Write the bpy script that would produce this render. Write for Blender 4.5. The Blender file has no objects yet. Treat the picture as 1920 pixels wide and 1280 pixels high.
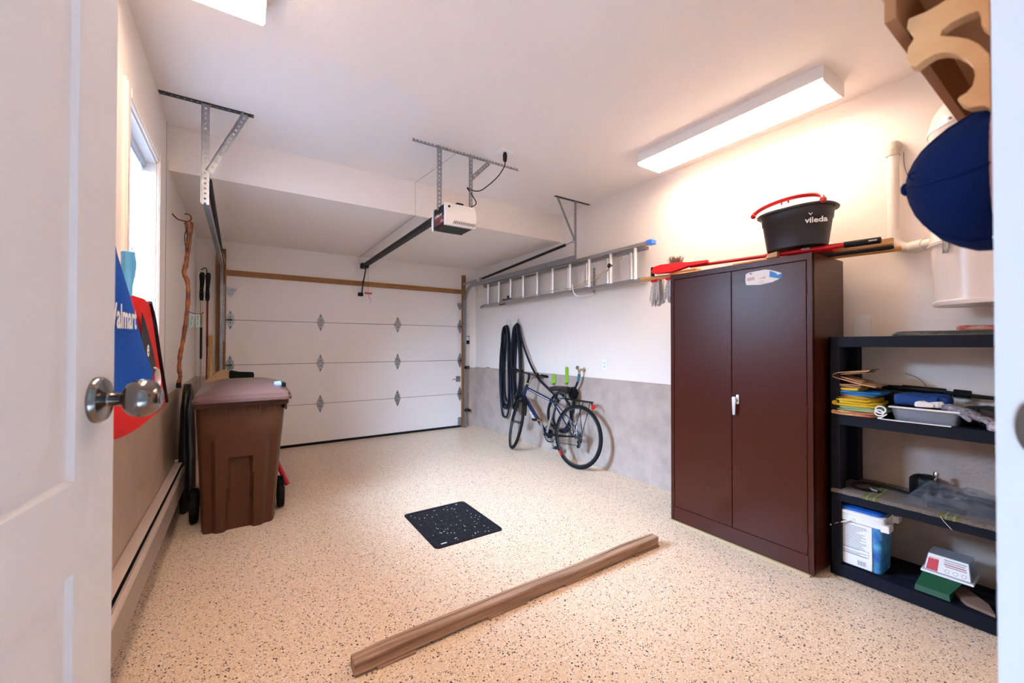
import bpy, bmesh, math, random
from mathutils import Vector, Matrix
from mathutils.geometry import tessellate_polygon
V = Vector
random.seed(7)
SC = bpy.context.scene
COL = SC.collection
PI = math.pi
R = math.radians

# ------------------------------------------------------------------ camera
cam_d = bpy.data.cameras.new('camera'); cam = bpy.data.objects.new('camera', cam_d); COL.objects.link(cam)
SC.camera = cam
cam_d.sensor_fit = 'HORIZONTAL'; cam_d.sensor_width = 36.0
cam_d.lens = 762.8185 / 1920 * 36
cam_d.clip_start = 0.02
YAW, PITCH, ROLL = 0.5853, 0.0103, -0.0011
fwd = V((math.sin(YAW) * math.cos(PITCH), math.cos(YAW) * math.cos(PITCH), math.sin(PITCH)))
rgt = V((math.cos(YAW), -math.sin(YAW), 0))
upv = rgt.cross(fwd)
r2 = rgt * math.cos(ROLL) + upv * math.sin(ROLL) * -1
u2 = upv * math.cos(ROLL) + rgt * math.sin(ROLL)
cam.matrix_world = Matrix(((r2.x, u2.x, -fwd.x, 0), (r2.y, u2.y, -fwd.y, 0), (r2.z, u2.z, -fwd.z, 1.3), (0, 0, 0, 1)))
cam_d.dof.use_dof = True; cam_d.dof.focus_distance = 3.6; cam_d.dof.aperture_fstop = 4.5

# ------------------------------------------------------------------ world and light
w = bpy.data.worlds.new('sky'); SC.world = w; w.use_nodes = True
bg = w.node_tree.nodes['Background']
bg.inputs[0].default_value = (0.60, 0.78, 1.0, 1); bg.inputs[1].default_value = 0.5
LAMP_COL = (1.0, 0.75, 0.56); LAMP_STR = 15.0
def area(name, loc, target, sx, sy, power, col):
    l = bpy.data.lights.new(name, 'AREA'); l.shape = 'RECTANGLE'; l.size = sx; l.size_y = sy
    l.energy = power; l.color = col
    o = bpy.data.objects.new(name, l); COL.objects.link(o); o.location = loc
    o.rotation_euler = (V(target) - V(loc)).to_track_quat('-Z', 'Y').to_euler()
    return o
area('daylight_window', (-2.0, 2.7, 3.65), (0.3, 2.9, 1.2), 4.6, 3.7, 7200, (0.46, 0.69, 1.0))
area('daylight_hall', (-0.2, -1.6, 2.2), (0.2, 0.4, 1.4), 1.4, 1.6, 1.5, (0.75, 0.85, 1.0))
SC.view_settings.view_transform = 'Standard'; SC.view_settings.look = 'None'
SC.view_settings.gamma = 1.0; SC.view_settings.use_curve_mapping = False
SC.view_settings.exposure = 0.85

# ------------------------------------------------------------------ mesh helpers
class MB:
    def __init__(s): s.v = []; s.f = []; s.m = []; s.cur = 0; s.bev = False
    def add(s, vs, fs, m=None):
        b = len(s.v); s.v += [tuple(p) for p in vs]
        s.f += [tuple(b + i for i in f) for f in fs]; s.m += [s.cur if m is None else m] * len(fs); return s
    def box(s, a, b, bev=0.0, m=None, T=None):
        x0, y0, z0 = [min(a[i], b[i]) for i in range(3)]; x1, y1, z1 = [max(a[i], b[i]) for i in range(3)]
        if bev > 0:
            s.bev = True
            e = min(bev, (x1-x0)*.45, (y1-y0)*.45, (z1-z0)*.45)
            bm = bmesh.new(); bmesh.ops.create_cube(bm, size=1)
            for q in bm.verts: q.co = V(((x0+x1)/2+q.co.x*(x1-x0), (y0+y1)/2+q.co.y*(y1-y0), (z0+z1)/2+q.co.z*(z1-z0)))
            bmesh.ops.bevel(bm, geom=list(bm.edges), offset=e, segments=2, profile=.5, affect='EDGES')
            bm.verts.ensure_lookup_table()
            vs = [T @ q.co if T else q.co.copy() for q in bm.verts]; fs = [[q.index for q in f.verts] for f in bm.faces]
            bm.free(); return s.add(vs, fs, m)
        vs = [V(p) for p in ((x0,y0,z0),(x1,y0,z0),(x1,y1,z0),(x0,y1,z0),(x0,y0,z1),(x1,y0,z1),(x1,y1,z1),(x0,y1,z1))]
        if T: vs = [T @ p for p in vs]
        return s.add(vs, [(3,2,1,0),(4,5,6,7),(0,1,5,4),(1,2,6,5),(2,3,7,6),(3,0,4,7)], m)
    def tube(s, pts, r, n=8, closed=False, m=None, flat=None):
        pts = [V(p) for p in pts]; N = len(pts)
        rr = list(r) if hasattr(r, '__len__') else [r] * N
        rings = []; prev = None
        for i, p in enumerate(pts):
            if closed: t = (pts[(i+1) % N] - pts[i-1])
            else: t = pts[min(i+1, N-1)] - pts[max(i-1, 0)]
            t = t.normalized() if t.length > 1e-9 else V((0, 0, 1))
            if prev is None:
                a = V((0, 0, 1)) if abs(t.z) < .9 else V((1, 0, 0))
                prev = a.cross(t).normalized()
            else:
                prev = (prev - t * prev.dot(t)); prev = prev.normalized() if prev.length > 1e-9 else t.orthogonal().normalized()
            b = t.cross(prev); k = flat if flat else 1
            rings.append([p + prev * math.cos(2*PI*j/n) * rr[i] + b * math.sin(2*PI*j/n) * rr[i] * k for j in range(n)])
        return s.loft(rings, closed, m)
    def loft(s, rings, closed=False, m=None, cap=True):
        n = len(rings[0]); N = len(rings); vs = [p for r in rings for p in r]; fs = []
        for i in range(N if closed else N-1):
            a = i*n; b = ((i+1) % N)*n
            for j in range(n):
                k = (j+1) % n; fs.append((a+j, a+k, b+k, b+j))
        if not closed and cap: fs.append(tuple(range(n-1, -1, -1))); fs.append(tuple((N-1)*n+j for j in range(n)))
        return s.add(vs, fs, m)
    def lathe(s, prof, o, ax=(0,0,1), n=24, m=None, cap=True):
        ax = V(ax).normalized(); a = ax.orthogonal().normalized(); b = ax.cross(a); o = V(o)
        return s.loft([[o + ax*h + (a*math.cos(2*PI*j/n) + b*math.sin(2*PI*j/n))*max(r, 1e-5) for j in range(n)] for r, h in prof], m=m, cap=cap)
    def prism(s, poly, o, ex, ey, th, m=None):
        o, ex, ey = V(o), V(ex), V(ey); nz = ex.cross(ey).normalized(); n = len(poly)
        A = [o + ex*p[0] + ey*p[1] for p in poly]; B = [p + nz*th for p in A]
        return s.add(A+B, [tuple(range(n-1, -1, -1)), tuple(range(n, 2*n))] + [(i, (i+1) % n, n+(i+1) % n, n+i) for i in range(n)], m)
    def grid(s, P, m=None):
        n = len(P[0]); vs = [p for r in P for p in r]
        return s.add(vs, [(i*n+j, i*n+j+1, (i+1)*n+j+1, (i+1)*n+j) for i in range(len(P)-1) for j in range(n-1)], m)
    def bar(s, a, b, w_, h_, up=(0,0,1), m=None, bev=0):
        a, b = V(a), V(b); t = (b-a); L = t.length; t.normalize(); x = V(up).cross(t)
        x = x.normalized() if x.length > 1e-6 else t.orthogonal().normalized()
        z = t.cross(x); T = Matrix(((x.x,t.x,z.x,a.x),(x.y,t.y,z.y,a.y),(x.z,t.z,z.z,a.z),(0,0,0,1)))
        return s.box((-w_/2, 0, -h_/2), (w_/2, L, h_/2), bev, m, T)
WP = {}
def wpos(o): return WP.get(o.name, V((0,0,0)))
def tag(o, label=None, cat=None, group=None, kind=None):
    if label: o['label'] = label
    if cat: o['category'] = cat
    if group: o['group'] = group
    if kind: o['kind'] = kind
    return o
def obj(name, mb, mats, parent=None, ang=40, **k):
    me = bpy.data.meshes.new(name); me.from_pydata(mb.v, [], mb.f)
    for mt in (mats if isinstance(mats, (list, tuple)) else [mats]): me.materials.append(mt)
    me.polygons.foreach_set('material_index', mb.m)
    bm = bmesh.new(); bm.from_mesh(me); bmesh.ops.recalc_face_normals(bm, faces=bm.faces); bm.to_mesh(me); bm.free()
    me.shade_smooth(); me.set_sharp_from_angle(angle=R(ang))
    o = bpy.data.objects.new(name, me); COL.objects.link(o)
    if mb.bev:
        wn = o.modifiers.new('weighted_normals', 'WEIGHTED_NORMAL'); wn.keep_sharp = True; wn.weight = 80
    if parent: o.parent = parent; o.location = -wpos(parent); WP[o.name] = V((0,0,0))
    else:
        xs = [p[0] for p in mb.v]; ys = [p[1] for p in mb.v]; zs = [p[2] for p in mb.v]
        c = V(((min(xs)+max(xs))/2, (min(ys)+max(ys))/2, min(zs)))
        me.transform(Matrix.Translation(-c)); o.location = c; WP[o.name] = c
    return tag(o, **k)
def thing(name, loc, label, cat, group=None):
    o = bpy.data.objects.new(name, None); o.empty_display_size = .05; COL.objects.link(o)
    o.location = loc; WP[o.name] = V(loc); return tag(o, label, cat, group)
def struct(name, mb, mats, parent=None, **k): return obj(name, mb, mats, parent, kind='structure', **k)
def sroot(name, loc):
    o = bpy.data.objects.new(name, None); COL.objects.link(o); o.location = loc; WP[o.name] = V(loc); o['kind'] = 'structure'; return o
def copy_at(src, parent, delta):
    """copy of a part with its sub-parts, moved by delta"""
    c = src.copy(); COL.objects.link(c); c.parent = parent; c.location = src.location + V(delta)
    for g in list(src.children): d = g.copy(); COL.objects.link(d); d.parent = c
    return c
def copy_tree(root, delta, label=None):
    r = root.copy(); COL.objects.link(r); r.location = root.location + V(delta)
    if label: r['label'] = label
    for ch in list(root.children):
        c = ch.copy(); COL.objects.link(c); c.parent = r
        for g in list(ch.children): d = g.copy(); COL.objects.link(d); d.parent = c
    return r
def text_mb(body, size, o, ex, ey, th=.0006, shear=0, mb=None, m=None, align='LEFT', bold=0):
    cu = bpy.data.curves.new('t', 'FONT'); cu.body = body; cu.size = size; cu.shear = shear; cu.align_x = align
    cu.offset = bold; cu.resolution_u = 2; cu.extrude = .0001
    t = bpy.data.objects.new('t', cu); COL.objects.link(t)
    me = bpy.data.meshes.new_from_object(t.evaluated_get(bpy.context.evaluated_depsgraph_get()))
    o, ex, ey = V(o), V(ex).normalized(), V(ey).normalized(); nz = ex.cross(ey)
    mb = mb or MB()
    mb.add([o + ex*q.co.x + ey*q.co.y + nz*(th + q.co.z) for q in me.vertices], [tuple(p.vertices) for p in me.polygons], m)
    bpy.data.objects.remove(t); bpy.data.curves.remove(cu); bpy.data.meshes.remove(me)
    return mb
def arc(c, r, a0, a1, n, ax1, ax2):
    c, ax1, ax2 = V(c), V(ax1), V(ax2)
    return [c + ax1*r*math.cos(a0+(a1-a0)*i/n) + ax2*r*math.sin(a0+(a1-a0)*i/n) for i in range(n+1)]
def spline(pts, k=6):
    pts = [V(p) for p in pts]; out = []
    for i in range(len(pts)-1):
        p0 = pts[max(i-1, 0)]; p1 = pts[i]; p2 = pts[i+1]; p3 = pts[min(i+2, len(pts)-1)]
        for j in range(k):
            t = j/k
            out.append(.5*((2*p1) + (p2-p0)*t + (2*p0-5*p1+4*p2-p3)*t*t + (3*p1-p0-3*p2+p3)*t**3))
    out.append(pts[-1]); return out

# ------------------------------------------------------------------ materials
def mat(name, col, rough=.5, metal=0, bump=0, bs=60, var=0, vs=4, coat=0, alpha=None, trans=0, emit=None, col2=None, spec=.5, stretch=None, sheen=0):
    m = bpy.data.materials.new(name); m.use_nodes = True; nt = m.node_tree; b = nt.nodes['Principled BSDF']
    b.inputs['Base Color'].default_value = (*col, 1); b.inputs['Roughness'].default_value = rough; b.inputs['Metallic'].default_value = metal
    b.inputs['Specular IOR Level'].default_value = spec
    if coat: b.inputs['Coat Weight'].default_value = coat; b.inputs['Coat Roughness'].default_value = .15
    if sheen: b.inputs['Sheen Weight'].default_value = sheen
    if alpha is not None: b.inputs['Alpha'].default_value = alpha
    if trans: b.inputs['Transmission Weight'].default_value = trans
    if emit: b.inputs['Emission Color'].default_value = (*emit[0], 1); b.inputs['Emission Strength'].default_value = emit[1]
    tc = nt.nodes.new('ShaderNodeTexCoord'); src = tc.outputs['Object']
    if stretch:
        mp = nt.nodes.new('ShaderNodeMapping'); mp.inputs['Scale'].default_value = stretch; nt.links.new(src, mp.inputs[0]); src = mp.outputs[0]
    if bump:
        n = nt.nodes.new('ShaderNodeTexNoise'); n.inputs['Scale'].default_value = bs; n.inputs['Detail'].default_value = 5
        bp = nt.nodes.new('ShaderNodeBump'); bp.inputs['Strength'].default_value = bump; bp.inputs['Distance'].default_value = .01
        nt.links.new(src, n.inputs['Vector']); nt.links.new(n.outputs[0], bp.inputs['Height']); nt.links.new(bp.outputs[0], b.inputs['Normal'])
    if var or col2:
        n = nt.nodes.new('ShaderNodeTexNoise'); n.inputs['Scale'].default_value = vs; n.inputs['Detail'].default_value = 6; n.inputs['Roughness'].default_value = .6
        nt.links.new(src, n.inputs['Vector'])
        cr = nt.nodes.new('ShaderNodeValToRGB'); cr.color_ramp.elements[0].position = .35; cr.color_ramp.elements[1].position = .65
        c2 = col2 or tuple(min(1, c*(1+var)) for c in col); c1 = col if col2 else tuple(c*(1-var) for c in col)
        cr.color_ramp.elements[0].color = (*c1, 1); cr.color_ramp.elements[1].color = (*c2, 1)
        nt.links.new(n.outputs[0], cr.inputs[0]); nt.links.new(cr.outputs[0], b.inputs['Base Color'])
    return m
def speckle(name, base, specs, rough, bump=.1):
    """flakes: voronoi cells picked by their random colour"""
    m = bpy.data.materials.new(name); m.use_nodes = True; nt = m.node_tree; b = nt.nodes['Principled BSDF']
    b.inputs['Roughness'].default_value = rough; b.inputs['Specular IOR Level'].default_value = .3
    tc = nt.nodes.new('ShaderNodeTexCoord'); prev = None
    n = nt.nodes.new('ShaderNodeTexNoise'); n.inputs['Scale'].default_value = 1.1; n.inputs['Detail'].default_value = 3
    nt.links.new(tc.outputs['Object'], n.inputs['Vector'])
    cr = nt.nodes.new('ShaderNodeValToRGB'); cr.color_ramp.elements[0].position = .3; cr.color_ramp.elements[1].position = .7
    cr.color_ramp.elements[0].color = (*[c*.95 for c in base], 1); cr.color_ramp.elements[1].color = (*base, 1)
    nt.links.new(n.outputs[0], cr.inputs[0]); prev = cr.outputs[0]
    for sc, thr, col in specs:
        v = nt.nodes.new('ShaderNodeTexVoronoi'); v.inputs['Scale'].default_value = sc; v.inputs['Randomness'].default_value = 1
        nt.links.new(tc.outputs['Object'], v.inputs['Vector'])
        sep = nt.nodes.new('ShaderNodeSeparateColor'); nt.links.new(v.outputs['Color'], sep.inputs[0])
        g = nt.nodes.new('ShaderNodeMath'); g.operation = 'LESS_THAN'; g.inputs[1].default_value = thr; nt.links.new(sep.outputs[0], g.inputs[0])
        d = nt.nodes.new('ShaderNodeMath'); d.operation = 'LESS_THAN'; d.inputs[1].default_value = .5; nt.links.new(v.outputs['Distance'], d.inputs[0])
        mu = nt.nodes.new('ShaderNodeMath'); mu.operation = 'MULTIPLY'; nt.links.new(g.outputs[0], mu.inputs[0]); nt.links.new(d.outputs[0], mu.inputs[1])
        mx = nt.nodes.new('ShaderNodeMix'); mx.data_type = 'RGBA'
        nt.links.new(mu.outputs[0], mx.inputs[0]); nt.links.new(prev, mx.inputs[6]); mx.inputs[7].default_value = (*col, 1); prev = mx.outputs[2]
    nt.links.new(prev, b.inputs['Base Color'])
    n2 = nt.nodes.new('ShaderNodeTexNoise'); n2.inputs['Scale'].default_value = 160; nt.links.new(tc.outputs['Object'], n2.inputs['Vector'])
    bp = nt.nodes.new('ShaderNodeBump'); bp.inputs['Strength'].default_value = bump; bp.inputs['Distance'].default_value = .004
    nt.links.new(n2.outputs[0], bp.inputs['Height']); nt.links.new(bp.outputs[0], b.inputs['Normal'])
    return m
def wood(name, c1, c2, axis, rough=.55, sc=6):
    st = [22, 22, 22]; st[axis] = 1.2
    return mat(name, c1, rough, col2=c2, vs=sc/4, stretch=tuple(x*1.0 for x in st), bump=.25, bs=4)
M_wall = mat('wall_paint', (.85, .77, .71), .62, bump=.12, bs=90)
M_ceil = mat('ceiling_paint', (.82, .765, .74), .7, bump=.18, bs=120)
M_floor = speckle('flake_floor', (.81, .615, .44), [(230, .32, (.68, .48, .31)), (170, .20, (.94, .84, .76)), (200, .09, (.24, .12, .07)), (150, .075, (.035, .025, .025)), (110, .028, (.02, .018, .022))], .30)
M_conc = mat('concrete', (.40, .315, .27), .75, bump=.35, bs=55, col2=(.50, .405, .35), vs=5)
M_taupe = mat('painted_concrete', (.50, .36, .27), .42, bump=.15, bs=45, col2=(.43, .31, .235), vs=6)
M_gdoor = mat('garage_door_steel', (.83, .77, .755), .45, bump=.22, bs=140)
M_white = mat('white_paint', (.82, .80, .79), .38)
M_doorp = mat('door_paint', (.72, .69, .69), .42, bump=.12, bs=35, stretch=(6, 6, .6))
M_trim = mat('trim_paint', (.84, .74, .66), .4)
M_galv = mat('galvanised', (.27, .28, .30), .42, .8, col2=(.40, .41, .43), vs=40)
M_dsteel = mat('dark_steel', (.06, .062, .07), .45, .6)
M_black = mat('black_plastic', (.005, .005, .006), .5, spec=.25)
M_rubber = mat('rubber', (.007, .007, .008), .7, bump=.2, bs=80, spec=.2)
M_spring = mat('spring_steel', (.02, .02, .023), .45, .4, spec=.3, bump=.6, bs=3, stretch=(1, 120, 1))
M_lumber = wood('lumber', (.25, .10, .024), (.34, .15, .042), 0)
M_lumberz = wood('lumber_upright', (.17, .07, .02), (.28, .12, .035), 2)
M_beam = wood('beam_wood', (.22, .12, .07), (.52, .33, .22), 0, .6)
M_alu = mat('aluminium', (.42, .40, .39), .38, .7, bump=.1, bs=20)
M_alubr = mat('aluminium_bright', (.86, .86, .86), .3, .45)
M_brown = mat('cabinet_brown', (.062, .013, .007), .30, bump=.04, bs=250, spec=.25)
M_brownd = mat('cabinet_gap', (.012, .004, .003), .6)
M_shelf = mat('shelf_black', (.0035, .0048, .013), .6, spec=.22)
M_bin = mat('bin_brown', (.085, .031, .0115), .42, bump=.12, bs=220, spec=.35)
M_binlid = mat('bin_lid_brown', (.12, .055, .042), .28, bump=.08, bs=180)
M_chrome = mat('chrome', (.75, .75, .78), .12, 1)
M_nickel = mat('dark_nickel', (.22, .195, .18), .14, 1)
M_red = mat('red_plastic', (.62, .004, .010), .3)
M_redfab = mat('red_fabric', (.62, .008, .006), .7, spec=.25, bump=.2, bs=12)
M_blue = mat('blue_fabric', (.003, .075, .42), .7, spec=.12, bump=.25, bs=8)
M_lblue = mat('pale_blue_plastic', (.10, .42, .75), .4)
M_navy = mat('navy_cloth', (.003, .014, .085), .95, bump=.12, bs=400, spec=.1)
M_charc = mat('charcoal_plastic', (.028, .025, .030), .45, spec=.35)
M_enamel = mat('vacuum_enamel', (.80, .74, .72), .22, coat=.3)
M_pvc = mat('pvc', (.72, .66, .60), .4)
M_maple = mat('maple', (.72, .44, .22), .4, col2=(.62, .34, .15), vs=2, stretch=(2, 2, 9))
M_maple2 = mat('maple_shaded', (.34, .15, .06), .45)  # maple darkened in colour for the shelf parts lying in shadow
M_polew = mat('pole_wood', (.62, .33, .11), .45, col2=(.48, .22, .06), vs=3, stretch=(14, 1, 14))
M_stick = mat('varnished_stick', (.36, .09, .012), .22, col2=(.10, .018, .004), vs=12, coat=.5, bump=.3, bs=25)
M_yarn = mat('yarn', (.70, .68, .68), .9, col2=(.34, .33, .34), vs=70)
M_paper = mat('paper_white', (.85, .85, .86), .6)
M_ink = mat('ink_grey', (.25, .27, .33), .6)
M_card = mat('cardboard', (.40, .24, .12), .8, var=.1)
M_hose = mat('hose_blue_black', (.004, .006, .016), .42, spec=.3)
M_bikeb = mat('bike_blue', (.004, .012, .055), .25, coat=.3)
M_lime = mat('lime_plastic', (.28, .52, .04), .4)
M_teal = mat('teal_plastic', (.01, .16, .20), .4)
M_brass = mat('brass', (.50, .38, .22), .3, .9)
M_amber = mat('amber_reflector', (.80, .25, .02), .2)
M_yellow = mat('yellow_cloth', (.78, .52, .02), .85, bump=.7, bs=160)
M_tan = mat('tan_cloth', (.56, .32, .16), .8, bump=.4, bs=120)
M_bcloth = mat('blue_cloth', (.01, .06, .26), .8, bump=.3, bs=60)
M_green = mat('sage_cloth', (.32, .46, .24), .85, bump=.4, bs=90)
M_grey = mat('grey_cloth', (.24, .23, .23), .9, bump=.6, bs=150, var=.2, vs=60)
M_grip = mat('grip_cloth', (.40, .40, .46), .9, bump=.9, bs=90, col2=(.14, .14, .19), vs=50)
M_dgreen = mat('dark_green_plastic', (.012, .085, .04), .45)
M_glass = mat('window_glass', (1, 1, 1), .0, trans=1, alpha=.25)
M_clear = mat('clear_plastic', (.30, .33, .40), .10, alpha=.22, spec=1.0)
M_tub = mat('translucent_tub', (.32, .37, .46), .22, alpha=.55)
M_slat = mat('blind_slat', (.60, .63, .68), .45)
M_lamp = mat('lamp_diffuser', (1, .97, .94), .5, emit=(LAMP_COL, LAMP_STR))
M_gapdark = mat('dark_gap', (.03, .025, .022), .8)  # near-black colour painting in the shade inside joints, slots and holes
M_runner = None
def runner_mat():
    m = bpy.data.materials.new('woven_runner'); m.use_nodes = True; nt = m.node_tree; b = nt.nodes['Principled BSDF']; b.inputs['Roughness'].default_value = .9
    tc = nt.nodes.new('ShaderNodeTexCoord'); sp = nt.nodes.new('ShaderNodeSeparateXYZ'); nt.links.new(tc.outputs['Object'], sp.inputs[0])
    mm = nt.nodes.new('ShaderNodeMath'); mm.operation = 'MULTIPLY'; mm.inputs[1].default_value = 3.4; nt.links.new(sp.outputs[1], mm.inputs[0])
    fr = nt.nodes.new('ShaderNodeMath'); fr.operation = 'FRACT'; nt.links.new(mm.outputs[0], fr.inputs[0])
    cr = nt.nodes.new('ShaderNodeValToRGB'); cr.color_ramp.interpolation = 'CONSTANT'; e = cr.color_ramp.elements
    e[0].color = (.16, .125, .105, 1); e[1].position = .72; e[1].color = (.12, .115, .035, 1)
    for p, c in ((.77, (.26, .23, .18)), (.79, (.14, .13, .045)), (.87, (.26, .23, .18)), (.89, (.12, .115, .035)), (.95, (.16, .125, .105))):
        q = e.new(p); q.color = (*c, 1)
    nt.links.new(fr.outputs[0], cr.inputs[0])
    n = nt.nodes.new('ShaderNodeTexNoise'); n.inputs['Scale'].default_value = 160; nt.links.new(tc.outputs['Object'], n.inputs[0])
    mx = nt.nodes.new('ShaderNodeMix'); mx.data_type = 'RGBA'; mx.blend_type = 'OVERLAY'; mx.inputs[0].default_value = .9
    nt.links.new(cr.outputs[0], mx.inputs[6]); nt.links.new(n.outputs[0], mx.inputs[7]); nt.links.new(mx.outputs[2], b.inputs['Base Color'])
    bp = nt.nodes.new('ShaderNodeBump'); bp.inputs['Strength'].default_value = .8; bp.inputs['Distance'].default_value = .003
    nt.links.new(n.outputs[0], bp.inputs['Height']); nt.links.new(bp.outputs[0], b.inputs['Normal'])
    return m
M_runner = runner_mat()

# ------------------------------------------------------------------ room shell
XL, XR, YB, YS, ZC, ZS, ZK, YN = -.442, 3.185, 5.886, 3.716, 2.85, 2.534, .954, .065
struct('floor', MB().box((XL-.15, -.05, -.12), (XR+.15, YB+.3, 0)), M_floor)
struct('ceiling', MB().box((XL-.15, -.05, ZC), (XR+.15, YB+.15, ZC+.1)), M_ceil)
struct('ceiling_soffit', MB().box((XL, YS, ZS), (XR, YB, ZC-.0005)), M_wall)
wr = struct('wall_right', MB().box((XR, -.05, 0), (XR+.15, YB+.15, ZC)), M_wall)
struct('concrete_base', MB().box((XR-.004, YN, 0), (XR+.001, YB, ZK), .002), M_conc, wr)
struct('concrete_ledge', MB().box((XR-.008, YN, ZK-.006), (XR+.001, YB, ZK), .002), M_conc, wr)
# left wall with the window opening
WY0, WY1, WZ0, WZ1 = 2.47, 3.24, 1.29, 2.41
mb = MB()
mb.box((XL-.15, -.05, 0), (XL, WY0, ZC)); mb.box((XL-.15, WY1, 0), (XL, YB+.15, ZC))
mb.box((XL-.15, WY0, 0), (XL, WY1, WZ0)); mb.box((XL-.15, WY0, WZ1), (XL, WY1, ZC))
wl = struct('wall_left', mb, M_wall)
struct('concrete_base', MB().box((XL-.001, YN, 0), (XL+.006, YB, ZK), .002), M_taupe, wl)
mb = MB(); mb.box((XL-.001, 3.62, ZK), (XL+.0012, 3.6235, ZS + .3)); struct('panel_joint', mb, M_gapdark, wl)
# back wall with the garage door opening
DX0, DX1, DZ = -.162, 2.924, 2.131
mb = MB(); mb.box((XL, YB, 0), (DX0, YB+.15, ZC)).box((DX1, YB, 0), (XR, YB+.15, ZC)).box((DX0, YB, DZ), (DX1, YB+.15, ZC))
wb = struct('wall_back', mb, M_wall)
mb = MB(); mb.box((DX1+.05, YB-.004, 0), (XR-.002, YB+.001, ZK-.01)).box((XL+.004, YB-.004, 0), (-.25, YB+.001, ZK-.01)); struct('concrete_base', mb, M_conc, wb)
mb = MB()
for a, b in (((.995, 2.24), (1.81, 2.425)),):
    mb.box((a[0], YB-.003, a[1]), (b[0], YB+.001, b[1]), .001)
struct('access_panel', mb, M_wall, wb)
# near wall with the doorway the view comes through
JX0, JX1, HZ = -.305, .553, 2.34
mb = MB(); mb.box((XL, -.05, 0), (JX0-.02, YN, ZC)).box((JX1+.02, -.05, 0), (XR, YN, ZC)).box((JX0-.02, -.05, HZ+.02), (JX1+.02, YN, ZC)).box((JX0-.02, -.05, 0), (JX1+.02, YN-.02, .27))
struct('wall_near', mb, M_wall)
mb = MB(); mb.box((JX0-.02, -.05, .27), (JX0, YN-.001, HZ)).box((JX1, -.05, .27), (JX1+.02, YN-.001, HZ)).box((JX0-.02, -.05, HZ), (JX1+.02, YN-.001, HZ+.02))
mb.box((JX1-.012, -.05, .27), (JX1, .02, HZ), .003)
jamb = struct('trim_1', mb, mat('jamb_paint', (.62, .60, .61), .45))
mb = MB(); mb.cur = 0
pl = [(math.cos(2*PI*i/28)*(.011 if abs(math.sin(2*PI*i/28)) < .9 else .010), math.sin(2*PI*i/28)*.0235) for i in range(28)]
mb.prism(pl, (JX1, .042, 1.232), (0, 1, 0), (0, 0, 1), -.0018)
obj('strike_plate', mb, M_nickel, jamb)
mb = MB(); mb.box((JX0-.075, YN, .27), (JX0-.017, YN+.012, HZ+.07), .004).box((JX0-.017, YN, HZ+.012), (JX1+.004, YN+.012, HZ+.07), .004)
struct('trim_2', mb, M_white)
struct('floor_hall', MB().box((-1.2, -1.8, .15), (1.5, -.05, .27)), M_white)

# ------------------------------------------------------------------ garage door
gd = sroot('door_1', ((DX0+DX1)/2, YB, 0))
PZ = [.03, .533, 1.066, 1.604, 2.131]
for i in range(4):
    z0, z1 = PZ[i]+.0015, PZ[i+1]-.0015
    mb = MB(); mb.box((DX0, YB+.0005, z0+.001), (DX1, YB+.045, z1-.001), .003)
    for z in (z0+.028, z1-.030): mb.box((DX0+.004, YB-.0008, z), (DX1-.004, YB+.01, z+.003))
    struct('panel', mb, M_gdoor, gd)
mb = MB(); mb.box((DX0, YB-.004, 0), (DX1, YB+.05, .034), .006); struct('bottom_seal', mb, M_rubber, gd)
mb = MB()
for z in PZ[1:4]: mb.box((DX0, YB+.012, z-.004), (DX1, YB+.04, z+.004))
struct('joint_shadow', mb, M_gapdark, gd)
def hinge_mesh(x, z, edge):
    mb = MB()
    top = [(-.012, .008), (.012, .008)]
    poly = [(-.040, .004), (.040, .004), (.038, .022), (.040, .034), (.026, .058), (.010, .100), (.006, .116), (-.006, .116), (-.010, .100), (-.026, .058), (-.040, .034), (-.038, .022)]
    mb.prism(poly, (x, YB, z), (1, 0, 0), (0, 0, 1), .003)
    mb.prism([(a, -b) for a, b in poly], (x, YB, z), (1, 0, 0), (0, 0, 1), .003)
    mb.tube([(x-.050, YB-.008, z), (x+.050, YB-.008, z)], .007, 8)
    for q in (-.034, .034): mb.box((x+q-.004, YB-.016, z-.016), (x+q+.004, YB, z+.016), .001)
    return mb
def put_hinge(x, z, edge=0, pin=True):
    h = obj('hinge', hinge_mesh(x, z, edge), M_galv, gd)
    mb = MB()
    for dz in (.034, .085, -.034, -.085): mb.lathe([(.008, 0), (.008, .005), (.001, .006)], (x, YB-.003, z+dz), (0, -1, 0), 8)
    obj('bolt', mb, M_dsteel, h)
    if edge:
        mb = MB(); mb.tube([(x-.01*edge, YB-.022, z), (x+.07*edge, YB-.022, z)], .005, 8); mb.box((x-.02, YB-.03, z-.012), (x+.02, YB, z+.012), .003)
        obj('roller', mb, M_dsteel, h)
for z in PZ[1:4]:
    for x, e in ((-.122, -1), (.862, 0), (1.893, 0), (2.900, 1)): put_hinge(x, z, e)
for x, e in ((-.122, -1), (2.900, 1)):
    mb = MB(); poly = [(-.045, -.005), (.045, -.005), (.045, .02), (.024, .055), (.008, .085), (-.008, .085), (-.024, .055), (-.045, .02)]
    mb.prism([(a, -b) for a, b in poly], (x, YB, 1.955), (1, 0, 0), (0, 0, 1), .003)
    mb.box((x-.05, YB-.03, 1.957), (x+.06, YB, 1.980), .003); mb.tube([(x-.01*e, YB-.022, 1.965), (x+.07*e, YB-.022, 1.965)], .005, 8)
    obj('top_roller_bracket', mb, M_galv, gd)
    mb = MB(); mb.box((x-.035, YB-.02, .035), (x+.035 if e < 0 else x+.022, YB, .16), .003); obj('bottom_bracket', mb, M_galv, gd)
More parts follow.
